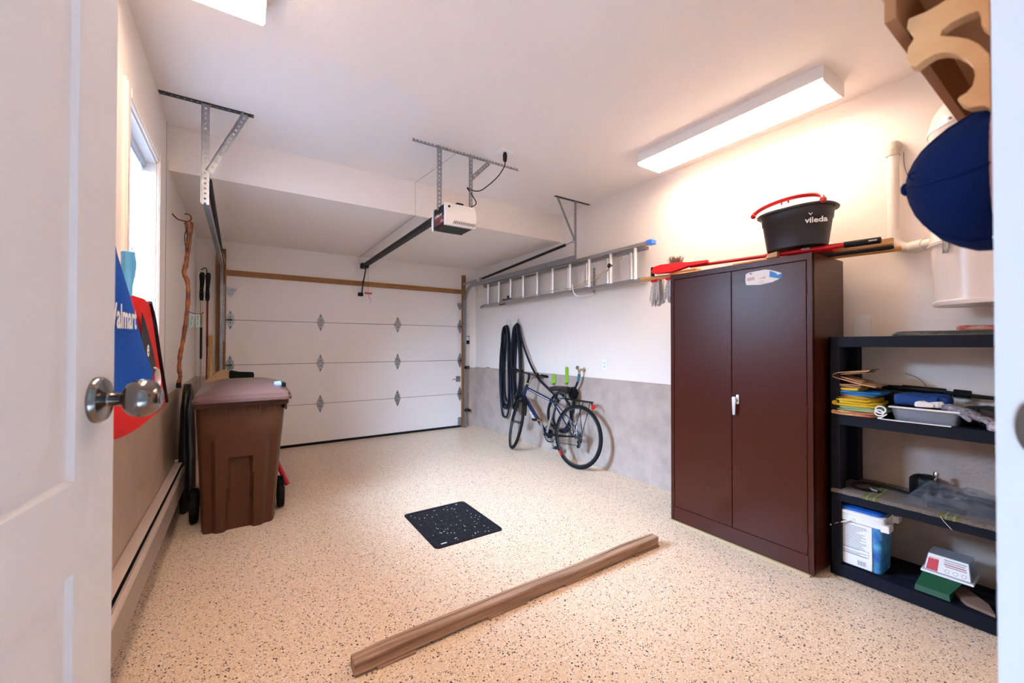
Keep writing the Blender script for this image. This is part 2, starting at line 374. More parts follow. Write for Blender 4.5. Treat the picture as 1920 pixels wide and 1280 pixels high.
mb = MB(); mb.box((2.83, YB-.012, .725), (2.905, YB, .815), .004); mb.box((2.77, YB-.020, .76), (2.85, YB-.008, .772), .003); mb.lathe([(.012, 0), (.012, .02)], (2.86, YB-.012, .77), (0, -1, 0), 12)
obj('slide_lock', mb, M_galv, gd)
mb = MB(); mb.box((-.155, YB-.0015, 1.335), (-.10, YB+.001, 1.352)); obj('sticker', mb, M_paper, gd)

# lumber round the door
struct('trim_3', MB().box((-.160, YB-.038, 2.128), (2.905, YB-.0005, 2.192), .003), M_lumber)
struct('trim_4', MB().box((-.262, YB-.04, 0), (-.166, YB-.0005, 2.435), .003), M_lumberz)
struct('trim_5', MB().box((2.926, YB-.04, .0), (2.985, YB-.0005, 2.425), .003), M_lumberz)

# tracks, springs, hangers
def cprofile(path, up, name, parent, mt, w_=.05, side=1):
    mb = MB(); rings = []
    for i, p in enumerate(path):
        p = V(p); t = (V(path[min(i+1, len(path)-1)]) - V(path[max(i-1, 0)])).normalized()
        s = V((1, 0, 0)); n = s.cross(t).normalized()
        pr = [(-.5, -.5), (.5, -.5), (.5, -.36), (-.36, -.36), (-.36, .36), (.5, .36), (.5, .5), (-.5, .5)]
        rings.append([p + s*a*side*w_*.55 + n*b*w_ for a, b in pr])
    mb.loft(rings); return obj(name, mb, mt, parent, ang=30)
def make_track(x, side, label):
    t = thing('garage_door_track', (x, YB-.06, 0), label, 'door track', 'garage door tracks')
    cprofile([(x, YB-.05, 0), (x, YB-.05, 1.97)], 0, 'vertical_track', t, M_galv, .05, side)
    pc = arc((x, YB-.05-.27, 1.97), .27, 0, PI/2, 10, (0, 1, 0), (0, 0, 1))
    cprofile(pc, 0, 'curved_track', t, M_galv, .05, side)
    cprofile([(x, YB-.32, 2.24), (x, 3.25, 2.24)], 0, 'horizontal_track', t, M_galv, .055, side)
    mb = MB(); mb.box((x-side*.03, YB-.045, 1.35), (x+side*.012, YB-.04, 2.02)); mb.box((x-side*.03, YB-.09, 1.35), (x-side*.026, YB-.04, 2.02))
    mb.box((x-side*.03, 5.40, 2.262), (x-side*.026, 5.86, 2.30)); obj('flag_bracket', mb, M_galv, t)
    for z in (.25, .93):
        mb = MB(); mb.box((x-.02, YB-.075, z), (x+side*.07, YB-.07, z+.045)); mb.box((x+side*.065, YB-.075, z), (x+side*.07, YB-.0045, z+.045)); obj('track_bracket', mb, M_dsteel, t)
    return t
make_track(2.965, 1, 'galvanised curved steel door track beside the right wall, under the ladder end')
make_track(-.205, -1, 'galvanised curved steel door track beside the left wall, above the brown bin')
def make_spring(x, label):
    s = thing('extension_spring', (x, 3.41, 2.3), label, 'spring', 'extension springs')
    a, b = V((x, 3.42, 2.415)), V((x, 5.28, 2.30))
    mb = MB(); N = 150
    mb.tube([a+(b-a)*i/N for i in range(N+1)], [.0175 if i % 2 else .0155 for i in range(N+1)], 10); obj('coil', mb, M_spring, s)
    mb = MB(); mb.tube([a+V((0, -.12, .012)), a], .006, 8).tube(arc(a+V((0, -.14, .014)), .02, 0, 2*PI, 12, (0, 1, 0), (0, 0, 1)), .005, 6); obj('hook', mb, M_galv, s)
    mb = MB(); mb.lathe([(.03, -.008), (.034, -.008), (.028, 0), (.034, .008), (.03, .008)], b+V((0, .05, -.005)), (1, 0, 0), 20).tube([b, b+V((0, .05, -.005))], .007, 6); obj('pulley', mb, M_galv, s)
    mb = MB(); mb.tube([b+V((0, .05, .025)), (x, YB-.08, 2.19)], .002, 5).tube([b+V((0, .05, -.035)), (x, YB-.3, 2.262)], .002, 5); obj('lift_cable', mb, M_dsteel, s)
make_spring(2.975, 'dark coiled extension spring above the right-hand track, near the ladder')
make_spring(-.195, 'dark coiled extension spring above the left-hand track, near the window')
def perf(mb, a, b, wd, up, holes=True, sp=.032, flange=True):
    """perforated angle: strip with punched rows, holes cut as real gaps"""
    a, b = V(a), V(b); t = (b-a); L = t.length; t = t/L; s = V(up); s = (s - t*s.dot(t)).normalized(); n = t.cross(s); th = .0025
    def bx(l0, l1, w0, w1):
        c = [a + t*l + s*w_ + n*h for h in (0, th) for l, w_ in ((l0, w0), (l1, w0), (l1, w1), (l0, w1))]
        mb.add(c, [(3,2,1,0),(4,5,6,7),(0,1,5,4),(1,2,6,5),(2,3,7,6),(3,0,4,7)])
    h = .012; bx(0, L, -wd/2, -h/2); bx(0, L, h/2, wd/2); k = int(L/sp); st = L/k
    for i in range(k):
        bx(i*st if i else 0, i*st + st - h, -h/2, h/2)
    if flange:
        c0, c1 = a - s*wd/2, b - s*wd/2
        c = [p + n*h_ + s*w_ for p in (c0, c1) for w_, h_ in ((0, 0), (th, 0), (th, wd*.8), (0, wd*.8))]
        mb.add(c, [(0,1,2,3),(7,6,5,4),(0,4,5,1),(1,5,6,2),(2,6,7,3),(3,7,4,0)])
    return mb
def hanger(label, x0, x1, xv, zv, xd0, xd1, zd, y, w_=.036):
    h = thing('ceiling_hanger', ((x0+x1)/2, y, ZC), label, 'bracket', 'perforated ceiling hangers')
    obj('ceiling_angle', perf(MB(), (x0, y, ZC-.004), (x1, y, ZC-.004), w_, (0, 1, 0)), M_dsteel, h, ang=20)
    obj('hanger_strap', perf(MB(), (xv, y-.004, ZC-.006), (xv, y-.004, zv), w_, (1, 0, 0)), M_galv, h, ang=20)
    obj('diagonal_brace', perf(MB(), (xd0, y-.010, ZC-.012), (xd1, y-.010, zd), w_*.9, (1, 0, 0)), M_galv, h, ang=20)
    return h
hanger('perforated steel hanger on the ceiling beside the window, with a slanting brace', -.436, .055, -.205, 2.20, .01, -.185, 2.41, 3.25, .042)
hanger('small perforated steel hanger on the ceiling above the ladder', 2.683, 3.178, 2.965, 2.21, 2.71, 2.95, 2.42, 3.25, .030)

# ------------------------------------------------------------------ opener
ob = thing('opener_bracket', (1.52, 2.93, ZC), 'long perforated steel bracket on the ceiling carrying the door opener', 'bracket')
obj('ceiling_angle', perf(MB(), (1.05, 2.93, ZC-.004), (2.01, 2.93, ZC-.004), .036, (0, 0, -1), sp=.03), M_galv, ob, ang=20)
obj('hanger_strap', perf(MB(), (1.262, 2.925, ZC-.01), (1.262, 2.925, 2.34), .040, (1, 0, 0)), M_galv, ob, ang=20)
obj('hanger_strap', perf(MB(), (1.535, 2.925, ZC-.01), (1.535, 2.925, 2.36), .034, (1, 0, 0)), M_galv, ob, ang=20)
obj('diagonal_brace', perf(MB(), (1.70, 2.918, ZC-.03), (1.54, 2.918, 2.655), .034, (1, 0, 0)), M_galv, ob, ang=20)
op = thing('garage_door_opener', (1.38, 2.90, 2.2), 'garage door opener with white lens covers and long black rail hanging from the ceiling', 'door opener')
X0, X1, Y0, Y1, Z0, Z1 = 1.25, 1.495, 2.80, 3.0, 2.205, 2.365
obj('motor_housing', MB().box((X0, Y0, Z0), (X1, Y1, Z1), .008), M_black, op)
def lens(yb, sgn, name):
    mb = MB(); n = 12; rows = []
    for i in range(n+1):
        a = i/n; z = Z0-.004 + (Z1-Z0+.012)*a; bul = .045*math.sin(PI*min(1, max(0, a*.85+.18)))**.7
        rows.append([V((X0-.004 + (X1-X0+.008)*j/8, yb + sgn*(bul*(1-.12*abs(j/4-1)**3)), z)) for j in range(9)])
    mb.grid(rows); bk = [[V((p.x, yb, p.z)) for p in (r[0], r[-1])] for r in rows]
    for k, c in ((0, 0), (8, 1)): mb.grid([[rows[i][k], bk[i][c]] for i in range(n+1)])
    mb.grid([[rows[0][j], V((rows[0][j].x, yb, rows[0][j].z))] for j in range(9)]); mb.grid([[rows[n][j], V((rows[n][j].x, yb, rows[n][j].z))] for j in range(9)])
    L = obj(name, mb, M_white, op)
    mb = MB()
    for j in range(13):
        x = X0+.055+j*.0145; yy = yb+sgn*.0335
        mb.bar((x, yy-.0*sgn, Z0+.006), (x+.010, yb+sgn*.0445, Z0+.026), .003, .004)
    obj('vent_slots', mb, M_dsteel, L); return L
l1 = lens(Y0, -1, 'lens_cover'); lens(Y1, 1, 'lens_cover')
mb = MB().lathe([(.009, 0), (.009, .003)], (X0+.018, Y0-.043, Z1-.035), (0, -1, 0), 12); obj('screw', mb, M_black, l1)
mb = MB(); mb.box((X0-.0012, Y0+.008, Z0+.02), (X0, Y1-.008, Z0+.068), m=1)
mb.box((X0-.0016, Y0+.008, Z0+.066), (X0, Y1-.008, Z0+.071), m=2)
text_mb('LiftMaster', .036, (X0-.001, Y1-.012, Z0+.079), (0, -1, 0), (0, 0, 1), shear=.25, mb=mb, m=0, bold=.0006)
text_mb('1/2', .03, (X0-.0016, Y0+.075, Z0+.030), (0, -1, 0), (0, 0, 1), mb=mb, m=0)
text_mb('H.P.', .016, (X0-.0016, Y0+.035, Z0+.030), (0, -1, 0), (0, 0, 1), mb=mb, m=0)
obj('name_plate', mb, [M_paper, mat('plate_maroon', (.09, .008, .012), .4), M_red], op)
RX = 1.395
mb = MB(); mb.box((RX-.022, Y1, 2.385), (RX+.022, 5.83, 2.425), .003).box((RX-.03, Y1, 2.380), (RX+.03, 5.83, 2.388), .002).box((RX-.03, 2.83, Z1), (RX+.03, 3.10, 2.40), .004)
obj('rail', mb, M_black, op)
mb = MB(); mb.box((RX-.035, 5.80, 2.37), (RX+.035, YB-.001, 2.44), .004); obj('header_bracket', mb, M_black, op)
mb = MB(); mb.lathe([(.05, 0), (.05, .012), (.02, .02)], (1.37, 2.90, Z1), (0, 0, 1), 16); obj('sprocket_cover', mb, M_black, op)
mb = MB(); mb.box((RX-.03, 5.66, 2.355), (RX+.03, 5.74, 2.385), .004).bar((RX, 5.70, 2.36), (RX-.012, 5.80, 2.16), .008, .028).bar((RX-.012, 5.795, 2.20), (RX-.02, 5.845, 2.02), .008, .026).box((RX-.065, 5.84, 1.985), (RX+.0, YB-.001, 2.035), .006)
obj('door_arm', mb, M_black, op)
mb = MB(); mb.tube([(RX+.02, 5.68, 2.36), (RX+.03, 5.68, 2.03)], .002, 5).tube(spline([(RX+.03, 5.68, 1.99), (RX+.045, 5.68, 1.94), (RX+.07, 5.68, 1.89)]), .002, 5)
rc = obj('release_cord', mb, M_redfab, op)
mb = MB(); mb.box((RX-.02, 5.672, 2.00), (RX+.075, 5.688, 2.022), .006, T=None); obj('release_handle', mb, M_red, rc)
# cord and ceiling receptacle
rp = thing('ceiling_outlet', (1.74, 2.735, ZC), 'white ceiling receptacle with a black plug in it', 'outlet')
obj('cover_plate', MB().box((1.685, 2.69, ZC-.006), (1.80, 2.775, ZC), .002), M_paper, rp)
pc_ = obj('power_cord', MB().tube(spline([(1.742, 2.733, ZC-.05), (1.74, 2.735, 2.74), (1.70, 2.76, 2.66), (1.64, 2.80, 2.59), (1.585, 2.86, 2.545), (1.53, 2.90, 2.55), (1.50, 2.92, 2.57), (1.545, 2.90, 2.50), (1.56, 2.88, 2.44), (1.50, 2.89, 2.40), (1.46, 2.9, 2.385)]), .0042, 6), M_black, label='black power cord curving from the ceiling outlet down to the opener', cat='cord')
obj('plug', MB().lathe([(.009, -.03), (.016, -.02), (.018, .02), (.012, .046)], (1.742, 2.733, ZC-.05), (0, 0, 1), 10), M_black, pc_)
obj('low_voltage_wire', MB().tube([(1.43, 2.93, ZC-.002), (1.36, YS-.003, ZC-.003), (1.36, YS-.003, ZS-.002), (1.35, YB-.003, ZS-.002), (1.35, YB-.003, 2.43)], .0022, 5), mat('wire_beige', (.42, .36, .30), .6), label='thin wire taped along ceiling and soffit to the opener rail', cat='wire')

# ------------------------------------------------------------------ ceiling lights
def fixture(x0, x1, y0, y1, label):
    f = thing('ceiling_light', ((x0+x1)/2, (y0+y1)/2, ZC), label, 'ceiling light', 'wraparound ceiling lights')
    obj('housing', MB().box((x0+.02, y0+.01, ZC-.02), (x1-.02, y1-.01, ZC), .002), M_white, f)
    w_ = x1-x0; pr = [(0, -.012), (0, -.071), (.012, -.087), (w_-.012, -.087), (w_, -.071), (w_, -.012)]
    mb = MB(); mb.loft([[V((x0+a, y, ZC+b)) for a, b in ((.004, -.070), (.012, -.085), (w_-.012, -.085), (w_-.004, -.070))] for y in (y0+.006, y1-.006)]); obj('diffuser', mb, M_lamp, f)
    mb = MB(); mb.box((x0, y0+.006, ZC-.071), (x0+.003, y1-.006, ZC)).box((x1-.003, y0+.006, ZC-.071), (x1, y1-.006, ZC)); obj('side_channel', mb, M_white, f)
    for y, yy in ((y0, y0+.006), (y1-.006, y1)):
        mb = MB(); mb.loft([[V((x0-.002+a*(w_+.004)/w_, q, ZC+min(0, b-.003))) for a, b in [(0, .003)]+pr[1:5]+[(w_, .003)]] for q in (y, yy)]); obj('end_cap', mb, M_white, f, ang=20)
fixture(2.655, 2.945, .905, 2.175, 'long white fluorescent wraparound light on the ceiling above the brown cabinet')
fixture(-.205, .077, .905, 2.175, 'fluorescent ceiling light at the top left, mostly cut off by the frame')

# ------------------------------------------------------------------ window with blind
win = sroot('window_1', (XL, (WY0+WY1)/2, WZ0))
cw = .068
mb = MB()
for a, b in (((WY0-cw, WZ0-cw), (WY0, WZ1+cw)), ((WY1, WZ0-cw), (WY1+cw, WZ1+cw)), ((WY0, WZ1), (WY1, WZ1+cw)), ((WY0, WZ0-cw), (WY1, WZ0))):
    mb.box((XL-.001, a[0], a[1]), (XL+.014, b[0], b[1]), .004)
    mb.box((XL, a[0]+.010, a[1]+.010), (XL+.019, b[0]-.012, b[1]-.012), .003)
struct('window_casing', mb, M_trim, win)
mb = MB()
for a, b in (((WY0, WZ0), (WY0+.012, WZ1)), ((WY1-.012, WZ0), (WY1, WZ1)), ((WY0, WZ1-.012), (WY1, WZ1)), ((WY0, WZ0), (WY1, WZ0+.012))):
    mb.box((XL-.15, a[0], a[1]), (XL, b[0], b[1]))
struct('window_jamb', mb, M_white, win)
mb = MB(); t = .04; xf = XL-.145
for a, b in (((WY0+.012, WZ0+.012), (WY0+t+.012, WZ1-.012)), ((WY1-t-.012, WZ0+.012), (WY1-.012, WZ1-.012)), ((WY0+.012, WZ1-t-.012), (WY1-.012, WZ1-.012)), ((WY0+.012, WZ0+.012), (WY1-.012, WZ0+t+.012)), ((WY0+.012, 1.84), (WY1-.012, 1.875))):
    mb.box((xf, a[0], a[1]), (xf+.045, b[0], b[1]), .003)
struct('window_frame', mb, M_paper, win)
bl = thing('mini_blind', (XL-.06, (WY0+WY1)/2, WZ0), 'white mini blind with open slats hanging in the left-hand window', 'blind')
obj('head_rail', MB().box((XL-.085, WY0+.014, WZ1-.045), (XL-.045, WY1-.014, WZ1-.013), .002), mat('rail_enamel', (.55, .60, .66), .35), bl)
bx_, by0, by1 = XL-.065, WY0+.02, WY1-.02
ztop, zbot, sp = WZ1-.06, WZ0+.04, .0205; n = int((ztop-zbot)/sp); tl = R(-29); first = None
for i in range(n):
    z = ztop - i*sp
    if first is None:
        rows = []
        for y in (by0, by1):
            rows.append([V((bx_ + (k/4-.5)*.025*math.cos(tl), y, z + (k/4-.5)*.025*math.sin(tl) + .0022*(1-(k/2-1)**2))) for k in range(5)])
        mb = MB(); mb.grid(rows); mb.grid([[p+V((0, 0, .0004)) for p in r] for r in rows]); first = obj('slat', mb, M_slat, bl)
    else: copy_at(first, bl, (0, 0, -i*sp))
mb = MB()
for y in (by0+.10, (by0+by1)/2, by1-.10):
    mb.tube([(bx_+.013, y, ztop+.02), (bx_+.013, y, zbot-.01)], .0009, 4).tube([(bx_-.013, y, ztop+.02), (bx_-.013, y, zbot-.01)], .0009, 4)
obj('ladder_cord', mb, M_slat, bl)
obj('bottom_rail', MB().box((bx_-.012, by0, zbot-.022), (bx_+.012, by1, zbot-.008), .003), M_slat, bl)
obj('tilt_wand', MB().tube([(bx_+.03, by0+.05, ztop), (bx_+.034, by0+.05, ztop-.6)], .004, 6), M_tub, bl)

struct('unseen_dark_fence', MB().box((-3.3, -.5, -.05), (-3.2, 30, 3.3)), mat('added_fence_dark', (.035, .03, .025), .8))  # unseen fence, added outside so the gaps between the slats look dark
struct('floor_outside', MB().box((-3.2, -.5, -.15), (XL-.15, 30, -.05)), mat('yard', (.03, .04, .02), .9))

# ------------------------------------------------------------------ baseboard heater
ht = thing('baseboard_heater', (XL+.05, 2.2, .0), 'long pinkish-beige baseboard heater low along the left wall', 'heater')
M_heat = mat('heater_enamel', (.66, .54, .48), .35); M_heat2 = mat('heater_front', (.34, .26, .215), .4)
HY0, HY1 = .45, 4.12
def hp(prof, name, mt): obj(name, MB().loft([[V((XL+a, y, b)) for a, b in prof] for y in (HY0, HY1)]), mt, ht, ang=25)
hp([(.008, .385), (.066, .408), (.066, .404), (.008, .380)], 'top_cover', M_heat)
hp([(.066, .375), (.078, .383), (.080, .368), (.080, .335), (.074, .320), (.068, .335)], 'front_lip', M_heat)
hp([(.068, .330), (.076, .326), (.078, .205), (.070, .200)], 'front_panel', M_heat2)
hp([(.007, .20), (.012, .20), (.012, .38), (.007, .38)], 'back_plate', M_gapdark)
hp([(.014, .23), (.060, .23), (.060, .33), (.014, .33)], 'heating_fins', M_dsteel)
for y in (HY0, HY1-.004): obj('end_cap', MB().box((XL+.007, y-.003, .20), (XL+.080, y+.006, .405), .003), M_heat, ht)

# ------------------------------------------------------------------ white door in the foreground
leaf = sroot('door_2', (JX0, YN, .28))
dd = V((math.sin(R(8.1)), math.cos(R(8.1)), 0)); dn = V((dd.y, -dd.x, 0))      # along the leaf, and out of its right-hand face
H = V((JX0+.003, YN+.004, 0)); LW, LT, LZ0, LZ1 = .877, .035, .283, 2.325
Td = Matrix(((dd.x, dn.x, 0, H.x), (dd.y, dn.y, 0, H.y), (0, 0, 1, 0), (0, 0, 0, 1)))
st, core = .112, .010
mb = MB(); zs = [(LZ0, .48), (.965+.10, .0), ]
# rails: bottom .283-.50, lock rail 1.045-1.14, top 2.21-2.325 ; stiles at both edges and the middle
rails = [(LZ0, .50), (.985, 1.10), (2.20, LZ1)]
mb.box((0, -LT, LZ0), (st, 0, LZ1), .0015, T=Td).box((LW-st, -LT, LZ0), (LW, 0, LZ1), .0015, T=Td)
mb.box((LW/2-.055, -LT, LZ0), (LW/2+.055, 0, LZ1), T=Td)
for a, b in rails: mb.box((st-.001, -LT, a), (LW-st+.001, -.0, b), T=Td)
struct('door_frame', mb, M_doorp, leaf)
for xa, xb in ((st, LW/2-.055), (LW/2+.055, LW-st)):
    for za, zb in ((.50, .985), (1.10, 2.20)):
        mb = MB(); ring = lambda e, h: [Td @ V(p) for p in ((xa+e, h, za+e), (xb-e, h, za+e), (xb-e, h, zb-e), (xa+e, h, zb-e))]
        prof = [(0, 0), (.006, -.001), (.012, -.0075), (.022, -.0095), (.026, -.0095), (.055, -.0025), (.062, -.002)]
        for sgn in (0, 1):
            pr = [(e, (h if not sgn else -LT-h)) for e, h in prof]
            mb.loft([ring(e, h) for e, h in pr], cap=False)
            mb.add(ring(*pr[-1]), [(0, 1, 2, 3)])
        struct('door_panel', mb, M_doorp, leaf, ang=15)
kc = Td @ V((LW-.060, 0, 1.2155))
mb = MB().lathe([(.0355, 0), (.0355, .005), (.032, .010), (.020, .0125), (.0125, .015), (.0115, .017)], kc, dn, 32)
kr = obj('knob_rosette', mb, M_nickel, leaf)
mb = MB().lathe([(.0105, .012), (.0105, .030), (.0125, .0325), (.0195, .035), (.0255, .0395), (.0290, .046), (.0302, .053), (.0300, .059), (.0278, .066), (.0235, .0725), (.0165, .0775), (.010, .0795), (.006, .0788), (.001, .0788)], kc, dn, 40)
obj('door_knob', mb, M_nickel, kr)
mb = MB().box((LW-.0005, -.028, 1.19), (LW+.001, -.007, 1.255), .0004, T=Td); obj('latch_plate', mb, M_nickel, leaf)
for z in (.5, 1.3, 2.1):
    obj('hinge_barrel', MB().tube([Td @ V((-.004, .004, z-.045)), Td @ V((-.004, .004, z+.045))], .006, 10), M_nickel, leaf)

# ------------------------------------------------------------------ steel cabinet
cb = thing('storage_cabinet', (2.905, 1.43, 0), 'tall dark brown two-door steel storage cabinet against the right wall', 'cabinet')
CX, CB, CY0, CY1, CT = 2.676, 3.133, .975, 1.885, 1.83
struct_z = .012
mb = MB()
mb.box((CX+.012, CY0, struct_z), (CB, CY0+.006, CT-.001)).box((CX+.012, CY1-.006, struct_z), (CB, CY1, CT-.001)).box((CB-.006, CY0+.001, struct_z), (CB, CY1-.001, CT-.002))
mb.box((CX+.004, CY0+.001, CT-.008), (CB-.001, CY1-.001, CT)).box((CX+.06, CY0+.005, struct_z), (CB-.005, CY1-.005, .1))
mb.box((CX, CY0, struct_z), (CX+.03, CY0+.027, CT), .002).box((CX, CY1-.027, struct_z), (CX+.03, CY1, CT), .002)
mb.box((CX, CY0+.02, CT-.038), (CX+.03, CY1-.02, CT-.0002), .002).box((CX, CY0+.02, struct_z), (CX+.03, CY1-.02, .112), .002)
obj('body', mb, M_brown, cb)
obj('dark_gap', MB().box((CX+.022, CY0+.02, .11), (CX+.026, CY1-.02, CT-.03)), M_brownd, cb)
doors = []
for y0, y1 in ((CY0+.030, 1.4285), (1.4325, CY1-.030)):
    d = obj('door', MB().box((CX+.001, y0, .115), (CX+.021, y1, CT-.041), .003), M_brown, cb); doors.append(d)
for z in (.20, .93, 1.63):
    for y in (CY0+.0275, CY1-.0275):
        dd_ = doors[0] if y < 1.4 else doors[1]
        obj('hinge', MB().tube([(CX-.001, y, z-.035), (CX-.001, y, z+.035)], .0042, 8), M_brown, dd_)
mb = MB().box((CX-.010, 1.380, .925), (CX+.001, 1.398, .985), .003); mb.cur = 1; mb.box((CX-.0108, 1.386, .940), (CX-.010, 1.392, .952))
mb.cur = 0; mb.tube([(CX-.01, 1.398, .962), (CX-.028, 1.402, .962)], .009, 12)
mb.loft([[V((CX-.030+h, 1.403 + s_*wd/2, z)) for h, s_ in ((0, -1), (0, 1), (.009, 1), (.009, -1))] for z, wd in ((.972, .014), (.968, .022), (.955, .022), (.86, .013), (.855, .009))])
obj('handle', mb, [M_alubr, M_brownd], doors[0], label='silver lever handle')
# torn sticker
def onx(y, z, o=.0): return (CX-.0005-o, y, z)
def patch(mb, pts, m, th=.0008, base=0.0):
    mb.prism([(-(y-1.3), z-1.6) for y, z in pts], (CX+.001-base, 1.3, 1.6), (0, -1, 0), (0, 0, 1), -0, m) if False else None
    A = [V((CX+.001-base, y, z)) for y, z in pts]; B = [V((CX+.001-base-th, y, z)) for y, z in pts]; n = len(pts)
    mb.add(A+B, [tuple(range(n)), tuple(range(2*n-1, n-1, -1))] + [(i, (i+1) % n, n+(i+1) % n, n+i) for i in range(n)], m)
sx = lambda u, v: (1.347 - (u-1398)/70*.222, 1.765 - (v-520)/35*.085 + (u-1398)*.0000)
mb = MB()
S = [(1401, 523), (1407, 520), (1437, 518), (1447, 521), (1458, 527), (1466, 532), (1467, 541), (1462, 546), (1450, 552), (1428, 555), (1402, 552), (1400, 540)]
patch(mb, [sx(*p) for p in S], 0)
patch(mb, [sx(*p) for p in ((1446, 523), (1456, 530), (1460, 536), (1467, 533), (1467, 542), (1462, 545), (1452, 541), (1445, 538))], 1, .0004, .0008)
patch(mb, [sx(*p) for p in ((1404, 534), (1418, 533), (1418, 541), (1403, 542))], 2, .0004, .0008)
patch(mb, [sx(*p) for p in ((1425, 540), (1438, 535), (1438, 540))], 2, .0004, .0008)
patch(mb, [sx(*p) for p in ((1407, 522), (1412, 522), (1414, 526), (1409, 525))], 3, .0004, .0008)
c = sx(1431, 548)
mb.cur = 4; mb.tube([V((CX-.0005, c[0]+.010*math.cos(a*.5236), c[1]+.010*math.sin(a*.5236))) for a in range(12)], .0009, 4, True)
obj('torn_sticker', mb, [M_paper, mat('print_blue', (.02, .22, .62), .5), mat('print_pink', (.62, .40, .46), .5), M_ink, mat('print_red', (.75, .10, .12), .5)], doors[0], label='torn white and blue sticker')
obj('floor_strip', MB().box((2.660, .99, 0), (3.12, 1.895, .0118), .002), mat('hardboard', (.55, .43, .24), .7), label='thin tan hardboard sheet under the brown cabinet', cat='board')

# ------------------------------------------------------------------ things on the cabinet
ZT = CT+.0005
def pole(name, a, b, r, mt, label, cat, grip=None):
    o = obj(name, MB().tube([a, V(a)+(V(b)-V(a))*.02, V(a)+(V(b)-V(a))*.98, b], [r*.7, r, r, r*.7], 12), mt, label=label, cat=cat)
    return o
bp_ = pole('broom_handle', (2.768, 2.235, 1.850), (3.075, .690, 1.850), .0175, M_polew, 'light wooden pole crossing the top front of the brown cabinet, lowest of the bundle', 'pole')
wp = obj('wood_batten', MB().bar((3.03, 1.60, 1.889), (3.035, .715, 1.889), .030, .036, bev=.003), M_polew, label='square wooden batten on the brown cabinet behind the red handle', cat='batten')
bk = pole('metal_pole', (2.885, 1.30, 1.846), (2.985, .700, 1.846), .0125, M_black, 'black metal pole on the brown cabinet between wooden pole and batten', 'pole')
# red floor squeegee / flat mop
rm = thing('red_flat_mop', (2.80, 1.3, 1.87), 'long red mop handle with wide red head lying across the brown cabinet', 'mop')
a, b = V((2.80, 1.80, 1.897)), V((2.925, .742, 1.884))
mb = MB().tube([a, b], .0125, 12); mb.tube([a+(b-a)*.46, a+(b-a)*.48, a+(b-a)*.64, b], [.0125, .0165, .0165, .0165], 12); obj('handle', mb, M_red, rm)
dr = (b-a).normalized()
mb = MB().tube([b-dr*.16, b-dr*.155, b, b+dr*.004], [.014, .0185, .0185, .012], 12); mb.cur = 1; mb.tube([b-dr*.045+V((-.017, 0, 0)), b-dr*.01+V((-.017, 0, 0))], .004, 6); obj('grip', mb, [M_black, M_galv], rm, label='black grip')
mb = MB(); text_mb('vileda', .020, a+(b-a)*.66+V((-.0169, 0, .001)), dr, (0, 0, 1), mb=mb, th=.0006, bold=.0003); obj('lettering', mb, M_paper, rm)
hd = [(0.0, -.045), (.05, -.075), (.19, -.080), (.245, -.055), (.30, -.030), (.44, -.018), (.44, .018), (.30, .024), (.22, .045), (.06, .050), (.01, .03)]
hx = -dr; A = a + dr*.12
mb = MB(); rows = []
hy = V((.45, 0, .89)); hy = (hy - hx*hy.dot(hx)).normalized()
L0 = a - dr*.30
mb = MB(); mb.prism([(p[0], p[1]*.62) for p in hd], L0 + V((-.012, 0, .006)), dr, hy, .020)
obj('head', mb, M_red, rm, ang=30)
obj('squeegee_edge', MB().bar(L0+dr*(-.012)+V((0, 0, -.040)), L0+dr*(-.012)+V((0, 0, .034)), .03, .018, up=(0, 1, 0), bev=.003), M_black, rm, label='black rubber end')
mb = MB(); mb.bar(L0+V((.02, .01, .020)), L0+dr*.25+V((.012, 0, .012)), .03, .026, bev=.004); obj('clip', mb, M_black, rm)
# brush standing up behind the red head
mb = MB()
bc = V((2.96, 2.035, 1.905))
br = thing('scrub_brush', bc, 'small brush with grey-brown bristles sticking up behind the red mop head', 'brush')
mb = MB().lathe([(.030, 0), (.040, .006), (.042, .035), (.034, .050)], bc+V((0, 0, .0)), (0, 0, 1), 20); obj('brush_base', mb, M_bcloth, br)
mb = MB()
for i in range(260):
    a0 = random.random()*2*PI; q = random.random()**.5*.040; s_ = V((math.cos(a0)*q, math.sin(a0)*q, .045)); e = s_*1.0 + V((math.cos(a0)*q*.55+random.uniform(-.01, .01), math.sin(a0)*q*.55+random.uniform(-.01, .01), .055+random.random()*.03))
    mb.tube([bc+s_, bc+e], [.0014, .0008], 3)
obj('bristles', mb, mat('bristle', (.22, .14, .10), .8), br, kind='stuff')
obj('brush_rest', MB().box((2.93, 1.84, ZT), (3.01, 2.075, 1.9045), .004), M_polew, label='flat wooden brush block overhanging the far end of the cabinet', cat='block')
# string mops hanging from the far end
def strands(name, c, wx, wy, length, nn, mt, par, seed):
    rg = random.Random(seed); mb = MB()
    for i in range(nn):
        x = c[0]+rg.uniform(-wx, wx); y = c[1]+rg.uniform(-wy, wy); L = length*rg.uniform(.72, 1.05)
        dx, dy = rg.uniform(-.02, .02), rg.uniform(-.02, .03)
        mb.tube([(x, y, c[2]), (x+dx*.5, y+dy*.6, c[2]-L*.5), (x+dx, y+dy, c[2]-L)], [.0042, .0046, .0036], 5)
    return obj(name, mb, mt, par, kind='stuff')
m1 = thing('string_mop', (2.80, 1.98, 1.82), 'grey and white string mop head hanging beside the far edge of the brown cabinet', 'mop')
strands('yarn_strands', (2.80, 1.945, 1.83), .04, .035, .185, 150, M_yarn, m1, 3)
obj('head_clamp', MB().box((2.75, 1.905, 1.812), (2.86, 1.985, 1.832), .006), M_red, m1)
m2 = thing('string_mop', (2.82, 2.10, 1.82), 'whitish string mop head hanging farther left, next to the ladder end', 'mop')
